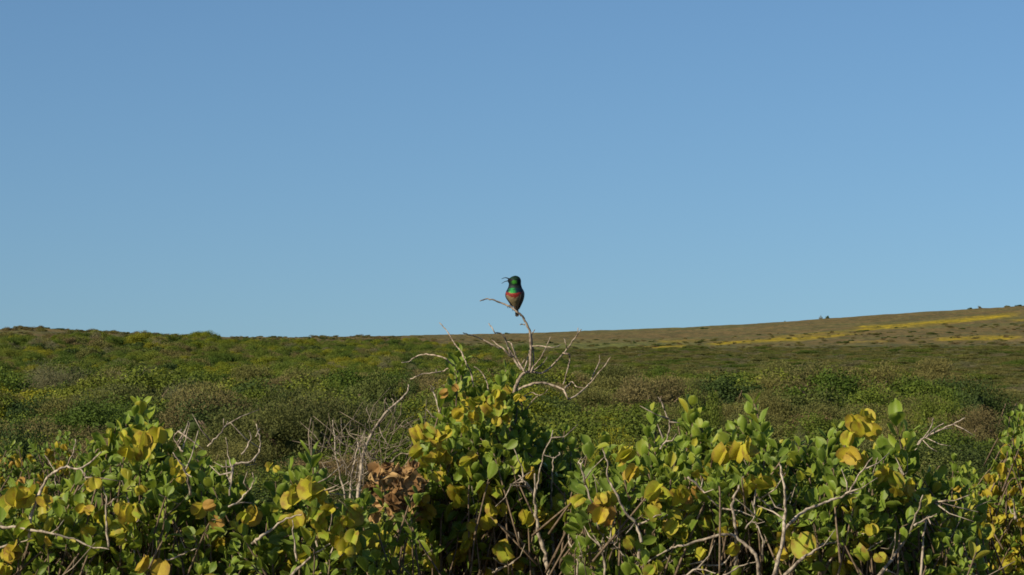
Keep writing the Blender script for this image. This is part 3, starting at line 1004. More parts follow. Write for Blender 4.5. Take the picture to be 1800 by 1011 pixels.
# ---- grey dead shrub behind
D_ = Bush('dead_shrub', 'bare grey dead shrub of thin twigs left of the centre bush', 7.4,
          [(540, 850), (600, 790), (660, 760), (720, 800), (750, 850)], 0.35, 0.03, base_px=640, group='bare dead shrubs')
D_.root['category'] = 'dead shrub'
main = D_.branch([(628, 900), (634, 830), (642, 788), (662, 749), (682, 722), (704, 703), (715, 690), (718, 676)], 6.5, 2, a=0)
for pth, w0 in [([(616, 880), (617, 850), (622, 818), (628, 791), (642, 758)], 4.5), ([(629, 880), (630, 858), (636, 827), (634, 798), (627, 770)], 4.5), ([(608, 880), (605, 862), (596, 830), (590, 791), (585, 739)], 3.6),
                ([(690, 716), (692, 706), (688, 700)], 2), ([(678, 727), (676, 710), (679, 700)], 2.4), ([(700, 706), (694, 698), (690, 694)], 1.8), ([(665, 745), (672, 765), (680, 778)], 2.2),
                ([(660, 830), (680, 820), (700, 800), (722, 797)], 3), ([(664, 838), (690, 822), (712, 824), (735, 830)], 3), ([(778, 742), (770, 715), (762, 690), (757, 682)], 4), ([(778, 742), (765, 735), (750, 720)], 2.6), ([(776, 738), (782, 722)], 2),
                ([(728, 762), (715, 752), (702, 748)], 2.8), ([(726, 758), (722, 748), (716, 742)], 2.4), ([(560, 850), (548, 800), (551, 740)], 2.6), ([(545, 790), (543, 760), (548, 735)], 2), ([(590, 800), (575, 770), (565, 760)], 2)]:
    D_.branch(pth, w0, a=0.1, wob=.05, parent=main if w0 < 2.5 else None, name='twig' if w0 < 2.5 else 'branch', mat=M_dead if w0 < 3.2 else None)
mb = MB()
for i in range(150):
    px = random.gauss(640, 48); py = random.gauss(805, 45)
    px = min(max(px, 545), 745)
    py = max(py, 720 + abs(px - 665) * .5)
    p0 = P(px, py + 14, 7.4 + random.uniform(-.3, .35)) - D_.base
    d = Vector((random.gauss(0.15, .5), random.gauss(0, .4), random.uniform(.1, 1))).normalized()
    ln = random.uniform(.03, .13)
    tube(mb, [p0, p0 + d * ln * .5 + rv(.008), p0 + d * ln + rv(.012)], .0016, .0008, 3, 0)
o = link('twig', mb.mesh('twig', M_dead), D_.root); o['kind'] = 'stuff'

# ---- centre bush with the perch
B = Bush('leafy_bush', 'centre leafy bush with yellow pods and the bare perch branches on top', 6.5,
         [(640, 960), (690, 930), (712, 840), (740, 785), (770, 750), (800, 715), (840, 690), (885, 690), (908, 730), (930, 775), (970, 795), (1015, 815)], 0.42, 0.039, base_px=850, drop=70)
BUSHES.append(B)
CENTRE = B
B.tips([(805, 618, 1.0), (812, 632, 1.0), (799, 645, .95), (808, 662, .95), (803, 676, .9), (812, 690), (890, 640), (905, 655), (880, 668), (862, 678, .9), (845, 690, .8), (830, 690), (905, 690), (822, 682, .8), (745, 738), (757, 758), (735, 780),
        (992, 748), (960, 768), (1002, 775), (932, 750), (915, 740), (950, 790), (775, 745), (970, 800), (825, 760), (870, 790), (850, 800), (780, 720), (800, 700)], tone=.6)
B.fill(420, 700, 1015, tone=0.58, pod=0.07, rows=340)
B.fill(320, 720, 930, tone=0.62, pod=0.08, rows=150)
B.fill(200, 640, 1015, tone=0.54, pod=0.06, rows=360)
B.podlist([(735, 770), (752, 765), (770, 775, .9), (738, 815), (770, 812, 1.1), (790, 780, .7), (812, 722, .75), (828, 715, .7, .75), (848, 703, .7), (875, 705, .7, .75), (886, 700, .7, .75), (858, 718, .7), (846, 730, .75, .75), (885, 752, .75), (835, 757, .8, .4),
           (810, 745, .7, .45), (805, 875, 1.2), (735, 880, .9, .75), (742, 895, .8), (820, 970, 1.2), (815, 985), (840, 930, .9), (835, 945), (885, 975, 1.1), (890, 985), (900, 1000), (955, 910, 1.1), (950, 920), (935, 845, .8, .35), (930, 920),
           (870, 870, .7), (760, 850, .7), (908, 712, .6, .3), (802, 700, .6, .3)])
for i in range(95):     # the dried brown cluster
    px = random.gauss(700, 22); py = random.choice((random.uniform(812, 860), random.uniform(820, 905)))
    B.pod_at(P(px, py, 6.0 + random.uniform(-.1, .1)), .024 * random.uniform(.5, 1.4), None, dry=True)
B.tips([(672, 850, .8), (735, 862, .8), (722, 900, .8), (680, 915, .8), (705, 925, .8)], n=3, tone=.5, a=-1.5)
perch = B.branch([(900, 1000), (896, 850), (898, 740), (904, 690), (909, 673), (919, 657), (931, 650), (933, 624), (932, 589), (927, 573), (918, 556), (909, 549), (898, 540), (886, 534.5), (873, 529.5), (862, 526), (854, 526), (844.5, 529)],
                 6.6, 2.0, a=-0.1, wob=.008, mat=M_perch, name='dead_branch', label='bare grey branch rising to the twig where the bird sits')
CT = [([(923, 571), (918, 570), (914, 571)], 2.6), ([(933, 655), (938, 640), (937, 614), (934, 592), (936, 585), (940, 580)], 4), ([(921, 652), (909, 632), (901, 609), (897, 602), (892, 600)], 4.5),
      ([(916, 650), (906, 636), (901, 625), (891, 604), (886, 591), (878, 585.5), (870, 585), (865, 576), (859, 569)], 4.5), ([(899, 628), (886, 614), (875, 606), (865, 597)], 5), ([(880, 613), (860, 603), (847, 596), (834, 591), (824, 589), (814, 585)], 3.6),
      ([(930, 655), (940, 655), (952, 656), (965, 648), (978, 635), (994, 617), (1006, 600), (1014, 590), (1018, 584), (1022, 579.5)], 5), ([(1015, 588), (1016, 577)], 2), ([(990, 621), (998, 622), (1001, 626), (1001, 637), (996, 655), (990, 676)], 4.2),
      ([(997, 613), (995, 606), (992, 596)], 2.2), ([(933, 655), (945, 646), (953, 640), (963, 628)], 3.4), ([(937, 645), (945, 636), (953, 625), (961, 607), (967, 593)], 3), ([(936, 609), (952, 608), (970, 611), (986, 606)], 2.6),
      ([(920, 652), (924, 643), (929, 625), (932, 614)], 3.6), ([(917, 640), (922, 632)], 3), ([(904, 630), (895, 618), (892, 608)], 4),
      ([(905, 690), (916, 682), (932, 676), (947, 673), (968, 676), (989, 684), (994, 692), (999, 701), (1014, 694), (1035, 676), (1050, 658), (1063, 643), (1073, 628)], 6), ([(1038, 670), (1046, 652), (1054, 634), (1054, 624)], 3),
      ([(992, 682), (1000, 676), (1006, 671), (1012, 679), (1026, 682)], 3.4), ([(998, 698), (990, 688)], 3), ([(806, 655), (797, 644), (793, 640), (783, 630), (767, 625), (749, 623), (731, 627), (718, 636), (706, 638)], 4),
      ([(806, 655), (793, 646), (780, 652), (765, 655), (744, 658), (732, 662), (721, 667)], 3.6), ([(832, 680), (828, 655), (820, 640), (812, 621), (801, 607), (793, 594), (783, 578), (773, 568)], 3.8), ([(858, 690), (857, 676), (847, 655), (834, 644)], 3),
      ([(803, 690), (796, 678), (790, 676), (779, 677)], 3.4), ([(798, 682), (790, 672), (785, 668)], 2.6), ([(925, 720), (940, 700), (955, 692)], 2.6), ([(918, 700), (932, 690), (945, 694)], 2.4), ([(767, 655), (766, 650)], 1.8), ([(957, 692), (962, 684)], 1.8)]
for pth, w0 in CT:
    B.branch(pth, w0 * 0.82, a=-0.1, wob=.035, name='twig', parent=perch, mat=M_perch)
for pth, w0 in [([(968, 1020), (957, 972), (947, 936), (942, 895), (940, 869), (941, 833)], 9), ([(940, 870), (920, 845), (913, 837)], 6), ([(920, 846), (908, 849), (897, 851)], 3.5), ([(920, 842), (917, 822), (903, 789)], 3.5),
                ([(975, 1020), (973, 977), (970, 931), (969, 884), (970, 840), (972, 804)], 6.5), ([(942, 1020), (929, 977), (914, 949), (898, 936), (877, 922), (852, 907), (835, 900)], 7), ([(914, 949), (911, 936)], 4), ([(866, 1006), (884, 996), (902, 989)], 3.6),
                ([(941, 870), (946, 845), (955, 800), (968, 770), (972, 757)], 3.6), ([(715, 895), (708, 860), (712, 830)], 2.6), ([(700, 880), (695, 850)], 2.4), ([(985, 795), (975, 805), (955, 800)], 2.4)]:
    B.branch(pth, w0, a=random.uniform(-1.1, -0.75))
B.stems(12, 120, 0)
B.tangle(40)

# ---- right bush
B = Bush('leafy_bush', 'wide leafy bush right of centre with many forked bare branches', 6.0,
         [(1000, 830), (1050, 805), (1100, 805), (1140, 795), (1180, 785), (1220, 755), (1260, 775), (1320, 755), (1370, 785), (1420, 795), (1470, 785), (1520, 795), (1570, 785), (1610, 812), (1650, 835), (1690, 850), (1725, 905)], 0.45, 0.039, base_px=1340, drop=80)
BUSHES.append(B)
B.tips([(1145, 712, .8), (1150, 765, .9), (1213, 703), (1220, 722), (1207, 745), (1232, 742), (1325, 700), (1316, 718), (1335, 735), (1318, 765), (1290, 755), (1350, 770), (1470, 745), (1455, 762), (1405, 775), (1503, 742, .8), (1420, 772), (1440, 790),
        (1574, 738, 1.5), (1596, 752, 1.2), (1560, 775, 1.2), (1180, 772), (1128, 792), (1062, 772), (1040, 780), (1100, 790), (1260, 770), (1380, 785), (1490, 770), (1540, 795), (1240, 765), (1170, 790)], tone=.62)
B.fill(1120, tone=0.58, pod=0.07, rows=340)
B.fill(220, 1150, 1600, tone=0.64, pod=0.04, rows=120)
B.tips([(1075, 970, 1.2), (1045, 985, 1.2), (1105, 985), (1370, 850), (1400, 840), (1460, 870), (1530, 850), (1440, 900), (1280, 850), (1550, 890)], n=3, tone=.55, a=-.9)
B.podlist([(1283, 795, 1.1), (1300, 800, 1.1), (1310, 815, .8), (1322, 850, 1.1), (1320, 865), (1160, 872, 1.2), (1170, 880, 1.1), (1195, 872, .8, .3), (1210, 885, .9, .35), (1215, 900, .8, .3), (1058, 905, 1.1, .05), (1066, 915, 1, .08), (1045, 890, .9), (1062, 885, .8),
           (1105, 808, 1), (1112, 835, 1), (1118, 850, .8), (1500, 740, .9, .5), (1508, 752, .9), (1495, 775, 1), (1490, 815, 1), (1500, 808), (1560, 835), (1570, 845, .9), (1580, 880, 1.1), (1597, 872, .8, .4), (1395, 965, 1.4, .8), (1375, 960, 1.1), (1410, 935, 1), (1385, 985, 1.1),
           (1510, 970, 1.1), (1515, 985, 1), (1545, 985, .8), (1222, 970, 1, .9), (1238, 978, 1, .9), (1393, 838, .7), (1280, 945, .8), (1105, 955, .9), (1485, 955, .8), (1530, 940, .7, .4), (1225, 925, .8), (1150, 1000, .9), (1350, 930, .8), (1470, 990, .9)])
for pth, w0 in [([(1014, 1020), (1014, 980), (1001, 954), (1000, 938)], 4), ([(1015, 980), (1030, 973), (1052, 969), (1058, 950), (1061, 938)], 4), ([(1063, 1020), (1061, 977), (1052, 955), (1043, 941)], 5), ([(1061, 970), (1060, 945), (1052, 930)], 3.6),
                ([(1052, 930), (1048, 905), (1037, 874), (1027, 845), (1022, 817), (1030, 799)], 4.2), ([(1119, 1020), (1124, 972), (1128, 954), (1143, 928), (1155, 912), (1163, 903), (1185, 899), (1209, 897)], 8.5), ([(1127, 952), (1120, 925), (1100, 900), (1081, 864), (1068, 840), (1066, 812), (1060, 790)], 5.5),
                ([(1121, 923), (1143, 911), (1162, 904)], 4.5), ([(1098, 978), (1080, 955), (1066, 944)], 3), ([(1291, 1020), (1293, 965), (1292, 922), (1286, 886), (1295, 863), (1303, 845), (1311, 829)], 7), ([(1355, 1020), (1370, 975), (1377, 929), (1378, 906), (1379, 863), (1374, 838), (1370, 816)], 7.5),
                ([(1376, 925), (1367, 916), (1351, 890), (1331, 873)], 5.5), ([(1356, 893), (1378, 883), (1393, 863)], 4), ([(1378, 929), (1406, 903), (1429, 890), (1455, 880), (1478, 873), (1495, 857), (1511, 831), (1532, 806)], 6), ([(1425, 904), (1445, 905), (1462, 904)], 3.6),
                ([(1486, 889), (1500, 885), (1518, 880), (1535, 874)], 4), ([(1482, 871), (1495, 866), (1510, 865)], 3), ([(1332, 1020), (1331, 981), (1311, 958), (1285, 939), (1259, 942), (1229, 950), (1200, 958), (1182, 962), (1162, 972), (1128, 993)], 7), ([(1205, 1012), (1229, 994), (1268, 991), (1288, 971)], 6),
                ([(1376, 1012), (1409, 981), (1430, 968), (1446, 957), (1470, 952)], 6.5), ([(1442, 1014), (1459, 985), (1478, 975), (1495, 981), (1508, 1010)], 6.5), ([(1209, 837), (1232, 860), (1256, 883), (1279, 903)], 4.5), ([(1232, 858), (1236, 842)], 2.6),
                ([(1543, 1014), (1571, 974), (1597, 937), (1611, 904), (1621, 871)], 7), ([(1606, 923), (1625, 912), (1646, 903)], 3.6), ([(1612, 884), (1600, 860), (1582, 827)], 3.6), ([(1620, 882), (1645, 882), (1666, 879)], 3), ([(1617, 1016), (1621, 952), (1626, 915), (1632, 905)], 5),
                ([(1240, 985), (1200, 990), (1165, 975)], 4), ([(1155, 960), (1170, 985), (1190, 1010)], 3.4), ([(1185, 965), (1195, 985), (1205, 1005)], 3.6), ([(1200, 1012), (1225, 1000), (1255, 1005)], 4), ([(1465, 935), (1500, 935), (1530, 940)], 3), ([(1340, 985), (1338, 940), (1325, 915)], 4),
                ([(1310, 930), (1325, 905), (1322, 880)], 3), ([(1420, 985), (1440, 1000), (1445, 1016)], 3), ([(1520, 970), (1540, 955), (1565, 945)], 3.5), ([(1160, 790), (1172, 770), (1177, 745), (1170, 728), (1160, 700)], 3.2), ([(1177, 742), (1195, 744)], 2.4), ([(1165, 770), (1155, 745)], 2.4),
                ([(1555, 1000), (1575, 1012)], 4), ([(1270, 1012), (1300, 995), (1330, 985)], 4)]:
    B.branch(pth, w0, a=random.uniform(-1.12, -0.75))
B.stems(16, 300, 0)
B.tangle(110)

# ---- small-leaved bush at the right edge
B = Bush('leafy_bush', 'small-leaved bush full of small yellow pods at the right edge', 8.2,
         [(1600, 920), (1640, 850), (1680, 830), (1720, 815), (1755, 790), (1772, 735), (1800, 715), (1850, 700), (1910, 720), (1980, 800)], 0.5, 0.030, base_px=1790, drop=50)
BUSHES.append(B)
B.fill(800, tone=0.60, pod=0.62, podsize=1.0, pod_tone=0.5, rows=330)
B.tips([(1690, 828, 2.0), (1712, 838, 2.0), (1645, 835), (1665, 840, 1.5), (1775, 722), (1795, 712), (1740, 845, 1.5), (1675, 800)], n=3, tone=.55)
for pth, w0 in [([(1718, 1016), (1712, 970), (1710, 919), (1715, 889)], 7), ([(1654, 945), (1677, 933), (1707, 941)], 3.6), ([(1708, 925), (1695, 915), (1680, 905)], 3.4), ([(1784, 912), (1782, 895), (1780, 876)], 6), ([(1790, 925), (1786, 912)], 5), ([(1715, 905), (1728, 895)], 3)]:
    B.branch(pth, w0, a=-0.95)
B.stems(10, 90, 0)

# ---- bush behind at the left edge
B = Bush('leafy_bush', 'orange-dotted bush behind the left bush at the left edge', 10.0,
         [(-120, 780), (0, 775), (60, 770), (120, 775), (180, 765), (230, 790), (270, 830), (300, 880)], 0.5, 0.029, base_px=70, drop=40)
BUSHES.append(B)
B.fill(620, tone=0.40, pod=0.40, podsize=1.1, pod_tone=0.32, rows=230)
B.stems(8, 120, 0)

# ---- dead twig behind the large round leaves
T_ = Bush('dead_shrub', 'low bare pale twigs behind the large round leaves at right', 7.6, [(1590, 800), (1700, 760)], 0.2, 0.03, base_px=1610, group='bare dead shrubs')
T_.root['category'] = 'dead shrub'
mt = T_.branch([(1606, 1000), (1604, 850), (1610, 787), (1633, 765), (1655, 754), (1675, 745), (1696, 735)], 5, 1.8, a=0)
for pth, w0 in [([(1628, 768), (1645, 752), (1658, 744)], 3), ([(1612, 784), (1622, 770), (1636, 750), (1640, 735)], 2.4), ([(1655, 754), (1672, 753)], 2)]:
    T_.branch(pth, w0, a=0, name='twig', parent=mt)

# ---- which leaves show: rays from the camera to each leaf through all leaves
vs, fs, own = [], [], []
allL = []
for b in BUSHES:
    for kind_, L, PRO in (('l', b.leaves, LP), ('p', b.pods, PP), ('d', b.dry, DP)):
        for it in L:
            allL.append((b, kind_, it))
qv = []
for n_, (b, kind_, it) in enumerate(allL):
    p, x, y, z, i, sz = it
    if kind_ == 'l':
        c4 = [p + y * .05, p + x * .38 + y * .6, p + y * .98, p - x * .38 + y * .6]
        fs.append(tuple(range(len(qv), len(qv) + 4))); qv += c4; own.append(n_)
    else:
        for e in (x, y):
            c4 = [p - e * .45 - z * .1, p + e * .45 - z * .1, p + e * .45 - z * .85, p - e * .45 - z * .85]
            fs.append(tuple(range(len(qv), len(qv) + 4))); qv += c4; own.append(n_)
bvh = BVHTree.FromPolygons([tuple(q) for q in qv], fs, epsilon=0.0)
eye = Vector((0, 0, EYE))


def shows(n_):
    b, kind_, it = allL[n_]
    p, x, y, z, i, sz = it
    pts_ = [p + y * .55, p + x * .2 + y * .5, p - x * .2 + y * .5, p + y * .85] if kind_ == 'l' else [p - z * .5]
    c_ = pts_[0]
    px = 900 + c_.x / c_.y / K; py = HOR - (c_.z - EYE) / c_.y / K
    if not (-15 < px < 1815 and py < 1025): return 0.0
    hit = 0
    for q in pts_:
        d = q - eye
        loc, nn, fi, dist = bvh.ray_cast(eye, d.normalized(), d.length + .01)
        if fi is not None and (own[fi] == n_ or dist > d.length - 0.004): hit += 1
    facing = abs(z.normalized().dot((c_ - eye).normalized())) if kind_ == 'l' else 1
    return hit / len(pts_) * sz * sz / (c_.y ** 2) * (0.15 + facing)


score = {n_: shows(n_) for n_ in range(len(allL))}
for b in BUSHES:
    for kind_, MS, PRO, mat in (('l', LM, LP, M_leaf), ('p', PM, PP, M_pod), ('d', DM, DP, M_dry)):
        ids = [n_ for n_ in range(len(allL)) if allL[n_][0] is b and allL[n_][1] == kind_]
        if not ids: continue
        ids.sort(key=lambda q: -score[q])
        keep = [q for q in ids[:300] if score[q] > 0 or kind_ != 'l']
        rest_ = [q for q in ids if q not in set(keep)]
        nm = 'leaf' if kind_ == 'l' else 'seed_pod'
        for q in keep:
            p, x, y, z, i, sz = allL[q][2]
            o = bpy.data.objects.new(nm, MS[i])
            COL.objects.link(o)
            o.parent = b.root
            l_ = p - b.base
            o.matrix_local = Matrix(((x.x, y.x, z.x, l_.x), (x.y, y.y, z.y, l_.y), (x.z, y.z, z.z, l_.z), (0, 0, 0, 1)))
            if kind_ == 'd': o['label'] = 'dried brown papery seed pod'
        if rest_:
            V, F_, T, E, nn = [], [], [], [], 0
            for q in rest_:
                p, x, y, z, i, sz = allL[q][2]
                pr = PRO[i]
                A = np.array([x, y, z])
                V.append(pr[0] @ A + np.array(p - b.base)); F_.append(pr[1] + nn); nn += len(pr[0])
                T.append(np.full(len(pr[0]), pr[3])); E.append(pr[2])
            o = link(nm, mesh_np(nm, np.concatenate(V), np.concatenate(F_), mat, attrs={'tint': np.concatenate(T), 'edge': np.concatenate(E)}), b.root)
            o['kind'] = 'stuff'
    me = b.tw.mesh('twig', M_twig)
    me.transform(Matrix.Translation(-b.base))
    o = link('twig', me, b.root); o['kind'] = 'stuff'

# ------------------------------------------------------------------ the bird
BY = CENTRE.Y - 0.1 * CENTRE.thick
U_ = K * BY / 7.2214                       # one unit of the bird drawing, in metres
bird = link('sunbird', None)
ORG = P(840 + 470 / 7.2214, 460 + 590 / 7.2214, BY)
bird.location = ORG
tag(bird, 'small green-headed bird with a red breast band singing on the topmost twig', 'bird')


def bp_(x, row, dep):
    return Vector(((x - 470) * U_, dep * U_, (590 - row) * U_))


RINGS = [(606, 488, 34, 20, 16), (585, 488, 26, 28, 26), (565, 486, 16, 42, 40), (535, 480, 4, 60, 58), (500, 473, -6, 83, 82), (460, 468, -12, 103, 100), (420, 466, -14, 113, 108), (385, 467, -10, 114, 104),
         (355, 470, -4, 100, 92), (332, 472, 2, 90, 84), (312, 472, 2, 83, 78), (290, 471, -1, 77, 75), (265, 470, -4, 79, 78), (238, 469, -5, 79, 79), (215, 470, -3, 72, 73), (197, 473, 0, 55, 57), (185, 476, 3, 34, 36), (179, 477, 4, 12, 14)]
SEG = 28
dense = []
for i in range(len(RINGS) - 1):
    for k in range(3):
        t_ = k / 3
        dense.append([RINGS[i][j] * (1 - t_) + RINGS[i + 1][j] * t_ for j in range(5)])
dense.append(list(RINGS[-1]))
for _ in range(2):
    dd_ = [r_[:] for r_ in dense]
    for i in range(1, len(dense) - 1):
        for j in range(1, 5):
            dense[i][j] = 0.25 * dd_[i - 1][j] + 0.5 * dd_[i][j] + 0.25 * dd_[i + 1][j]
V, CL, IR = [], [], []


def lerp3(a, b, f):
    f = min(max(f, 0), 1)
    return tuple(a[i] * (1 - f) + b[i] * f for i in range(3))


for (row, xc, dc, rx, ry) in dense:
    for k in range(SEG):
        a = 2 * math.pi * k / SEG
        x = xc + rx * math.sin(a); dp = dc - ry * math.cos(a)
        # face swells towards the bill
        if 200 < row < 275:
            fx = max(0, -math.sin(a + 0.25)) ** 6 * math.sin(math.pi * (row - 200) / 75)
            x -= 16 * fx
        nz_ = noise.noise(Vector((x * .05, row * .05, dp * .05)))
        nf = noise.noise(Vector((x * .16, row * .12, dp * .16)))
        V.append(bp_(x + nf * 1.5, row, dp + nf * 1.5))
        front = math.cos(a)
        irid = 0.0
        if row < 300:
            c_ = (0.008, 0.016, 0.016)
            irid = 0.6
            dch = math.hypot((x - 464) / 42, (row - 262) / 27)
            if front > -0.1: c_ = lerp3((0.04, 0.22, 0.02), c_, (dch - 0.5 + 0.45 * nf) * 2.0)
            if row < 222: c_ = lerp3(c_, (0.02, 0.08, 0.025), 0.6 if nf > 0 else 0.15)
            if math.hypot((x - 415) / 30, (row - 235) / 18) < 1 and front > -0.2: c_ = (0.008, 0.01, 0.01)
        elif row < 338:
            c_ = (0.010, 0.016, 0.018); irid = 0.3
        else:
            lo_ = 388 + 16 * math.cos((x - 445) / 55) + 11 * nf
            red_lo = 424 + 30 * max(0, 1 - ((x - 458) / 85) ** 2) + 20 * nf
            if row < lo_:
                c_ = lerp3((0.02, 0.21, 0.05), (0.010, 0.028, 0.045), (abs(x - 437) - 24 + 22 * nf + (358 - row) * 0.35) / 24); irid = 0.6
            elif row < red_lo:
                c_ = lerp3((0.24, 0.018, 0.012), (0.10, 0.012, 0.010), nf + .35)
            else:
                c_ = lerp3((0.15, 0.115, 0.065), (0.23, 0.18, 0.10), nz_ + .5 - max(0, abs(x - 466) - 55) / 60)
                if row > 540: c_ = lerp3(c_, (0.12, 0.09, 0.07), (row - 540) / 40)
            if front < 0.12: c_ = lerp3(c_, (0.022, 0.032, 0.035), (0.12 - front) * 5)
        CL.append((*c_, 1)); IR.append(irid)
nrg = len(dense)
F = [(i * SEG + k, i * SEG + (k + 1) % SEG, (i + 1) * SEG + (k + 1) % SEG, (i + 1) * SEG + k) for i in range(nrg - 1) for k in range(SEG)]
c0 = len(V); V.append(bp_(488, 612, 34)); CL.append((.1, .08, .06, 1)); IR.append(0)
c1 = len(V); V.append(bp_(477, 177, 4)); CL.append((.02, .06, .04, 1)); IR.append(.5)
for k in range(0, SEG, 2):
    F.append((c0, (k + 2) % SEG, k + 1, k)); o_ = (nrg - 1) * SEG
    F.append((c1, o_ + k, o_ + k + 1, o_ + (k + 2) % SEG))


def plumage(name, base=None):
    m, t, out = new_mat(name)
    p = N(t, 'ShaderNodeBsdfPrincipled'); p.inputs['Roughness'].default_value = 0.62
    p.inputs['Specular IOR Level'].default_value = 0.25
    geo = N(t, 'ShaderNodeNewGeometry')
    n_ = N(t, 'ShaderNodeTexNoise'); n_.inputs['Scale'].default_value = 420; n_.inputs['Detail'].default_value = 3
    t.links.new(geo.outputs['Position'], n_.inputs['Vector'])
    f_ = ramp(t, n_.outputs['Fac'], [(0.3, (.6, .6, .6)), (0.7, (1.3, 1.3, 1.3))])
    if base is None:
        src_ = attr(t, 'plume').outputs['Color']
        t.links.new(attr(t, 'sheen').outputs['Fac'], p.inputs['Metallic'])
    else:
        rg = N(t, 'ShaderNodeRGB'); rg.outputs[0].default_value = (*base, 1); src_ = rg.outputs[0]
    t.links.new(mixc(t, 1.0, src_, f_, 'MULTIPLY'), p.inputs['Base Color'])
    b_ = N(t, 'ShaderNodeBump'); b_.inputs['Strength'].default_value = 0.4; b_.inputs['Distance'].default_value = 0.001
    t.links.new(n_.outputs['Fac'], b_.inputs['Height']); t.links.new(b_.outputs[0], p.inputs['Normal'])
    t.links.new(p.outputs[0], out.inputs[0])
    return m


M_plume = plumage('plumage')
M_wing = plumage('wing_feathers', (0.028, 0.023, 0.020))
M_horn = plumage('horn', (0.012, 0.011, 0.011))
body = link('body', mesh_np('body', [tuple(v) for v in V], F, M_plume, attrs={'plume': np.array(CL), 'sheen': np.array(IR)}), bird)


def feather(pts_, wd, thick, side, name, mat, parent=bird):
    """a long closed blade along pts_, wd wide in direction side"""
    pts_ = smooth_path(pts_, 4)
    n = len(pts_)
    mb = MB(); V = []
    for i, p_ in enumerate(pts_):
        s = i / (n - 1)
        ww = wd * (0.45 + 0.55 * math.sin(math.pi * min(s * 0.9 + 0.12, 1))) * (1 if s < .95 else .55)
        d = (pts_[min(i + 1, n - 1)] - pts_[max(i - 1, 0)]).normalized()
        sx = (side - d * side.dot(d)).normalized(); nz_ = d.cross(sx)
        for k in range(8):
            a = 2 * math.pi * k / 8
            V.append(tuple(p_ + sx * math.cos(a) * ww + nz_ * math.sin(a) * thick))
    F = [(i * 8 + k, i * 8 + (k + 1) % 8, (i + 1) * 8 + (k + 1) % 8, (i + 1) * 8 + k) for i in range(n - 1) for k in range(8)]
    F += [(0, 1, 2, 3), (0, 3, 4, 7), (4, 5, 6, 7)]
    o = (n - 1) * 8
    F += [(o + 3, o + 2, o + 1, o), (o + 7, o + 4, o + 3, o), (o + 7, o + 6, o + 5, o + 4)]
    mb.add(V, F)
    return link(name, mb.mesh(name, mat), parent)


wr = feather([bp_(548, 345, -12), bp_(566, 400, -34), bp_(558, 470, -30), bp_(534, 540, 2), bp_(512, 600, 36)], 62 * U_, 14 * U_, Vector((0.45, 1, 0)), 'wing', M_wing)
wl = feather([bp_(388, 360, 26), bp_(364, 400, 22), bp_(368, 450, -6), bp_(398, 505, -14), bp_(440, 565, 20)], 40 * U_, 10 * U_, Vector((-0.3, 1, 0)), 'wing', M_wing)
for wg, sx in ((wr, 1), (wl, -1)):
    for k in range(4):
        x0 = 470 + sx * (100 - 10 * k)
        feather([bp_(x0, 440 + 14 * k, 40 + 12 * k), bp_(470 + sx * (72 - 9 * k), 520 + 10 * k, 46 + 8 * k), bp_(482 + sx * (24 - 4 * k), 598 + 10 * k, 52 + 4 * k)], 9 * U_, 4 * U_, Vector((0.2 * sx, 1, 0)), 'flight_feather', M_wing, wg)
tail = link('tail', None, bird)
for k, xx in enumerate((478, 487, 497, 507, 516)):
    feather([bp_(488 + (xx - 497) * .4, 570, 38), bp_((xx + 494) / 2, 630, 44), bp_(xx, 702 - abs(xx - 497) * .5, 40)], 13 * U_, 3 * U_, Vector((1, 0.1 * (k - 2), 0)), 'tail_feather', M_wing, tail)


def bill(rows, r0, r1, name):
    mb = MB()
    tube(mb, smooth_path([bp_(*q) for q in rows], 5), r0 * U_, r1 * U_, 8, 0, 0.7)
    return link(name, mb.mesh(name, M_horn), bird)


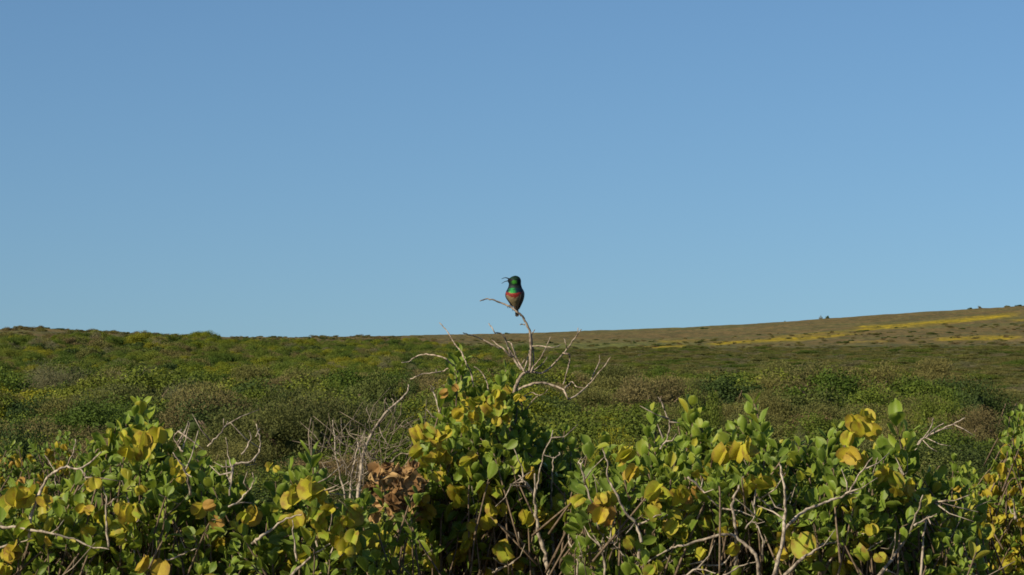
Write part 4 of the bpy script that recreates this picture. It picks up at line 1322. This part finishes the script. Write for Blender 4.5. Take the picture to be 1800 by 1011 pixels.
bill([(412, 226, -30), (392, 218, -34), (368, 208, -38), (340, 206, -42), (302, 220, -46)], 12, 3.0, 'upper_bill')
bill([(410, 246, -30), (390, 245, -34), (365, 248, -38), (340, 255, -42), (303, 279, -46)], 10, 2.8, 'lower_bill')
bm = bmesh.new(); bmesh.ops.create_uvsphere(bm, u_segments=12, v_segments=8, radius=9 * U_)
me = bpy.data.meshes.new('eye'); bm.to_mesh(me); bm.free()
m, t, out = new_mat('wet_eye'); p = N(t, 'ShaderNodeBsdfPrincipled'); p.inputs['Base Color'].default_value = (.006, .005, .005, 1); p.inputs['Roughness'].default_value = .08; t.links.new(p.outputs[0], out.inputs[0])
me.materials.append(m)
for pl in me.polygons: pl.use_smooth = True
e1 = link('eye', me, bird); e1.location = bp_(424, 236, -58)
e2 = link('eye', me, bird); e2.location = bp_(430, 236, 58)


def foot(hip, ank, name='leg'):
    mb = MB()
    tube(mb, smooth_path([bp_(*hip), bp_((hip[0] + ank[0]) / 2 - 4, (hip[1] + ank[1]) / 2, (hip[2] + ank[2]) / 2 + 8), bp_(*ank)], 4), 7 * U_, 5 * U_, 7, .05)
    lg = link(name, mb.mesh(name, M_horn), bird)
    ax, ar, ad = ank
    for k, off in enumerate((-14, 0, 14)):
        mb = MB()
        q = [(ax, ar, ad), (ax + off, ar - 4 + abs(off) * .2, ad - 18), (ax + off * 1.3 - 2, ar + 12, ad - 24), (ax + off * 1.3 - 4, ar + 27, ad - 10)]
        tube(mb, smooth_path([bp_(*z_) for z_ in q], 4), 4.6 * U_, 2.4 * U_, 6, .06); link('toe', mb.mesh('toe', M_horn), lg)
    mb = MB()
    q = [(ax, ar, ad), (ax + 3, ar, ad + 18), (ax + 3, ar + 14, ad + 18), (ax, ar + 26, ad + 6)]
    tube(mb, smooth_path([bp_(*z_) for z_ in q], 4), 4.6 * U_, 2.4 * U_, 6, .06); link('toe', mb.mesh('toe', M_horn), lg)
    return lg


foot((432, 540, 0), (398, 562, 4))
foot((480, 565, 6), (462, 600, 4))
print('LEAVES', [(len(b.leaves), len(b.pods)) for b in BUSHES], 'scrub', len(P_), 'objs', len(bpy.data.objects))
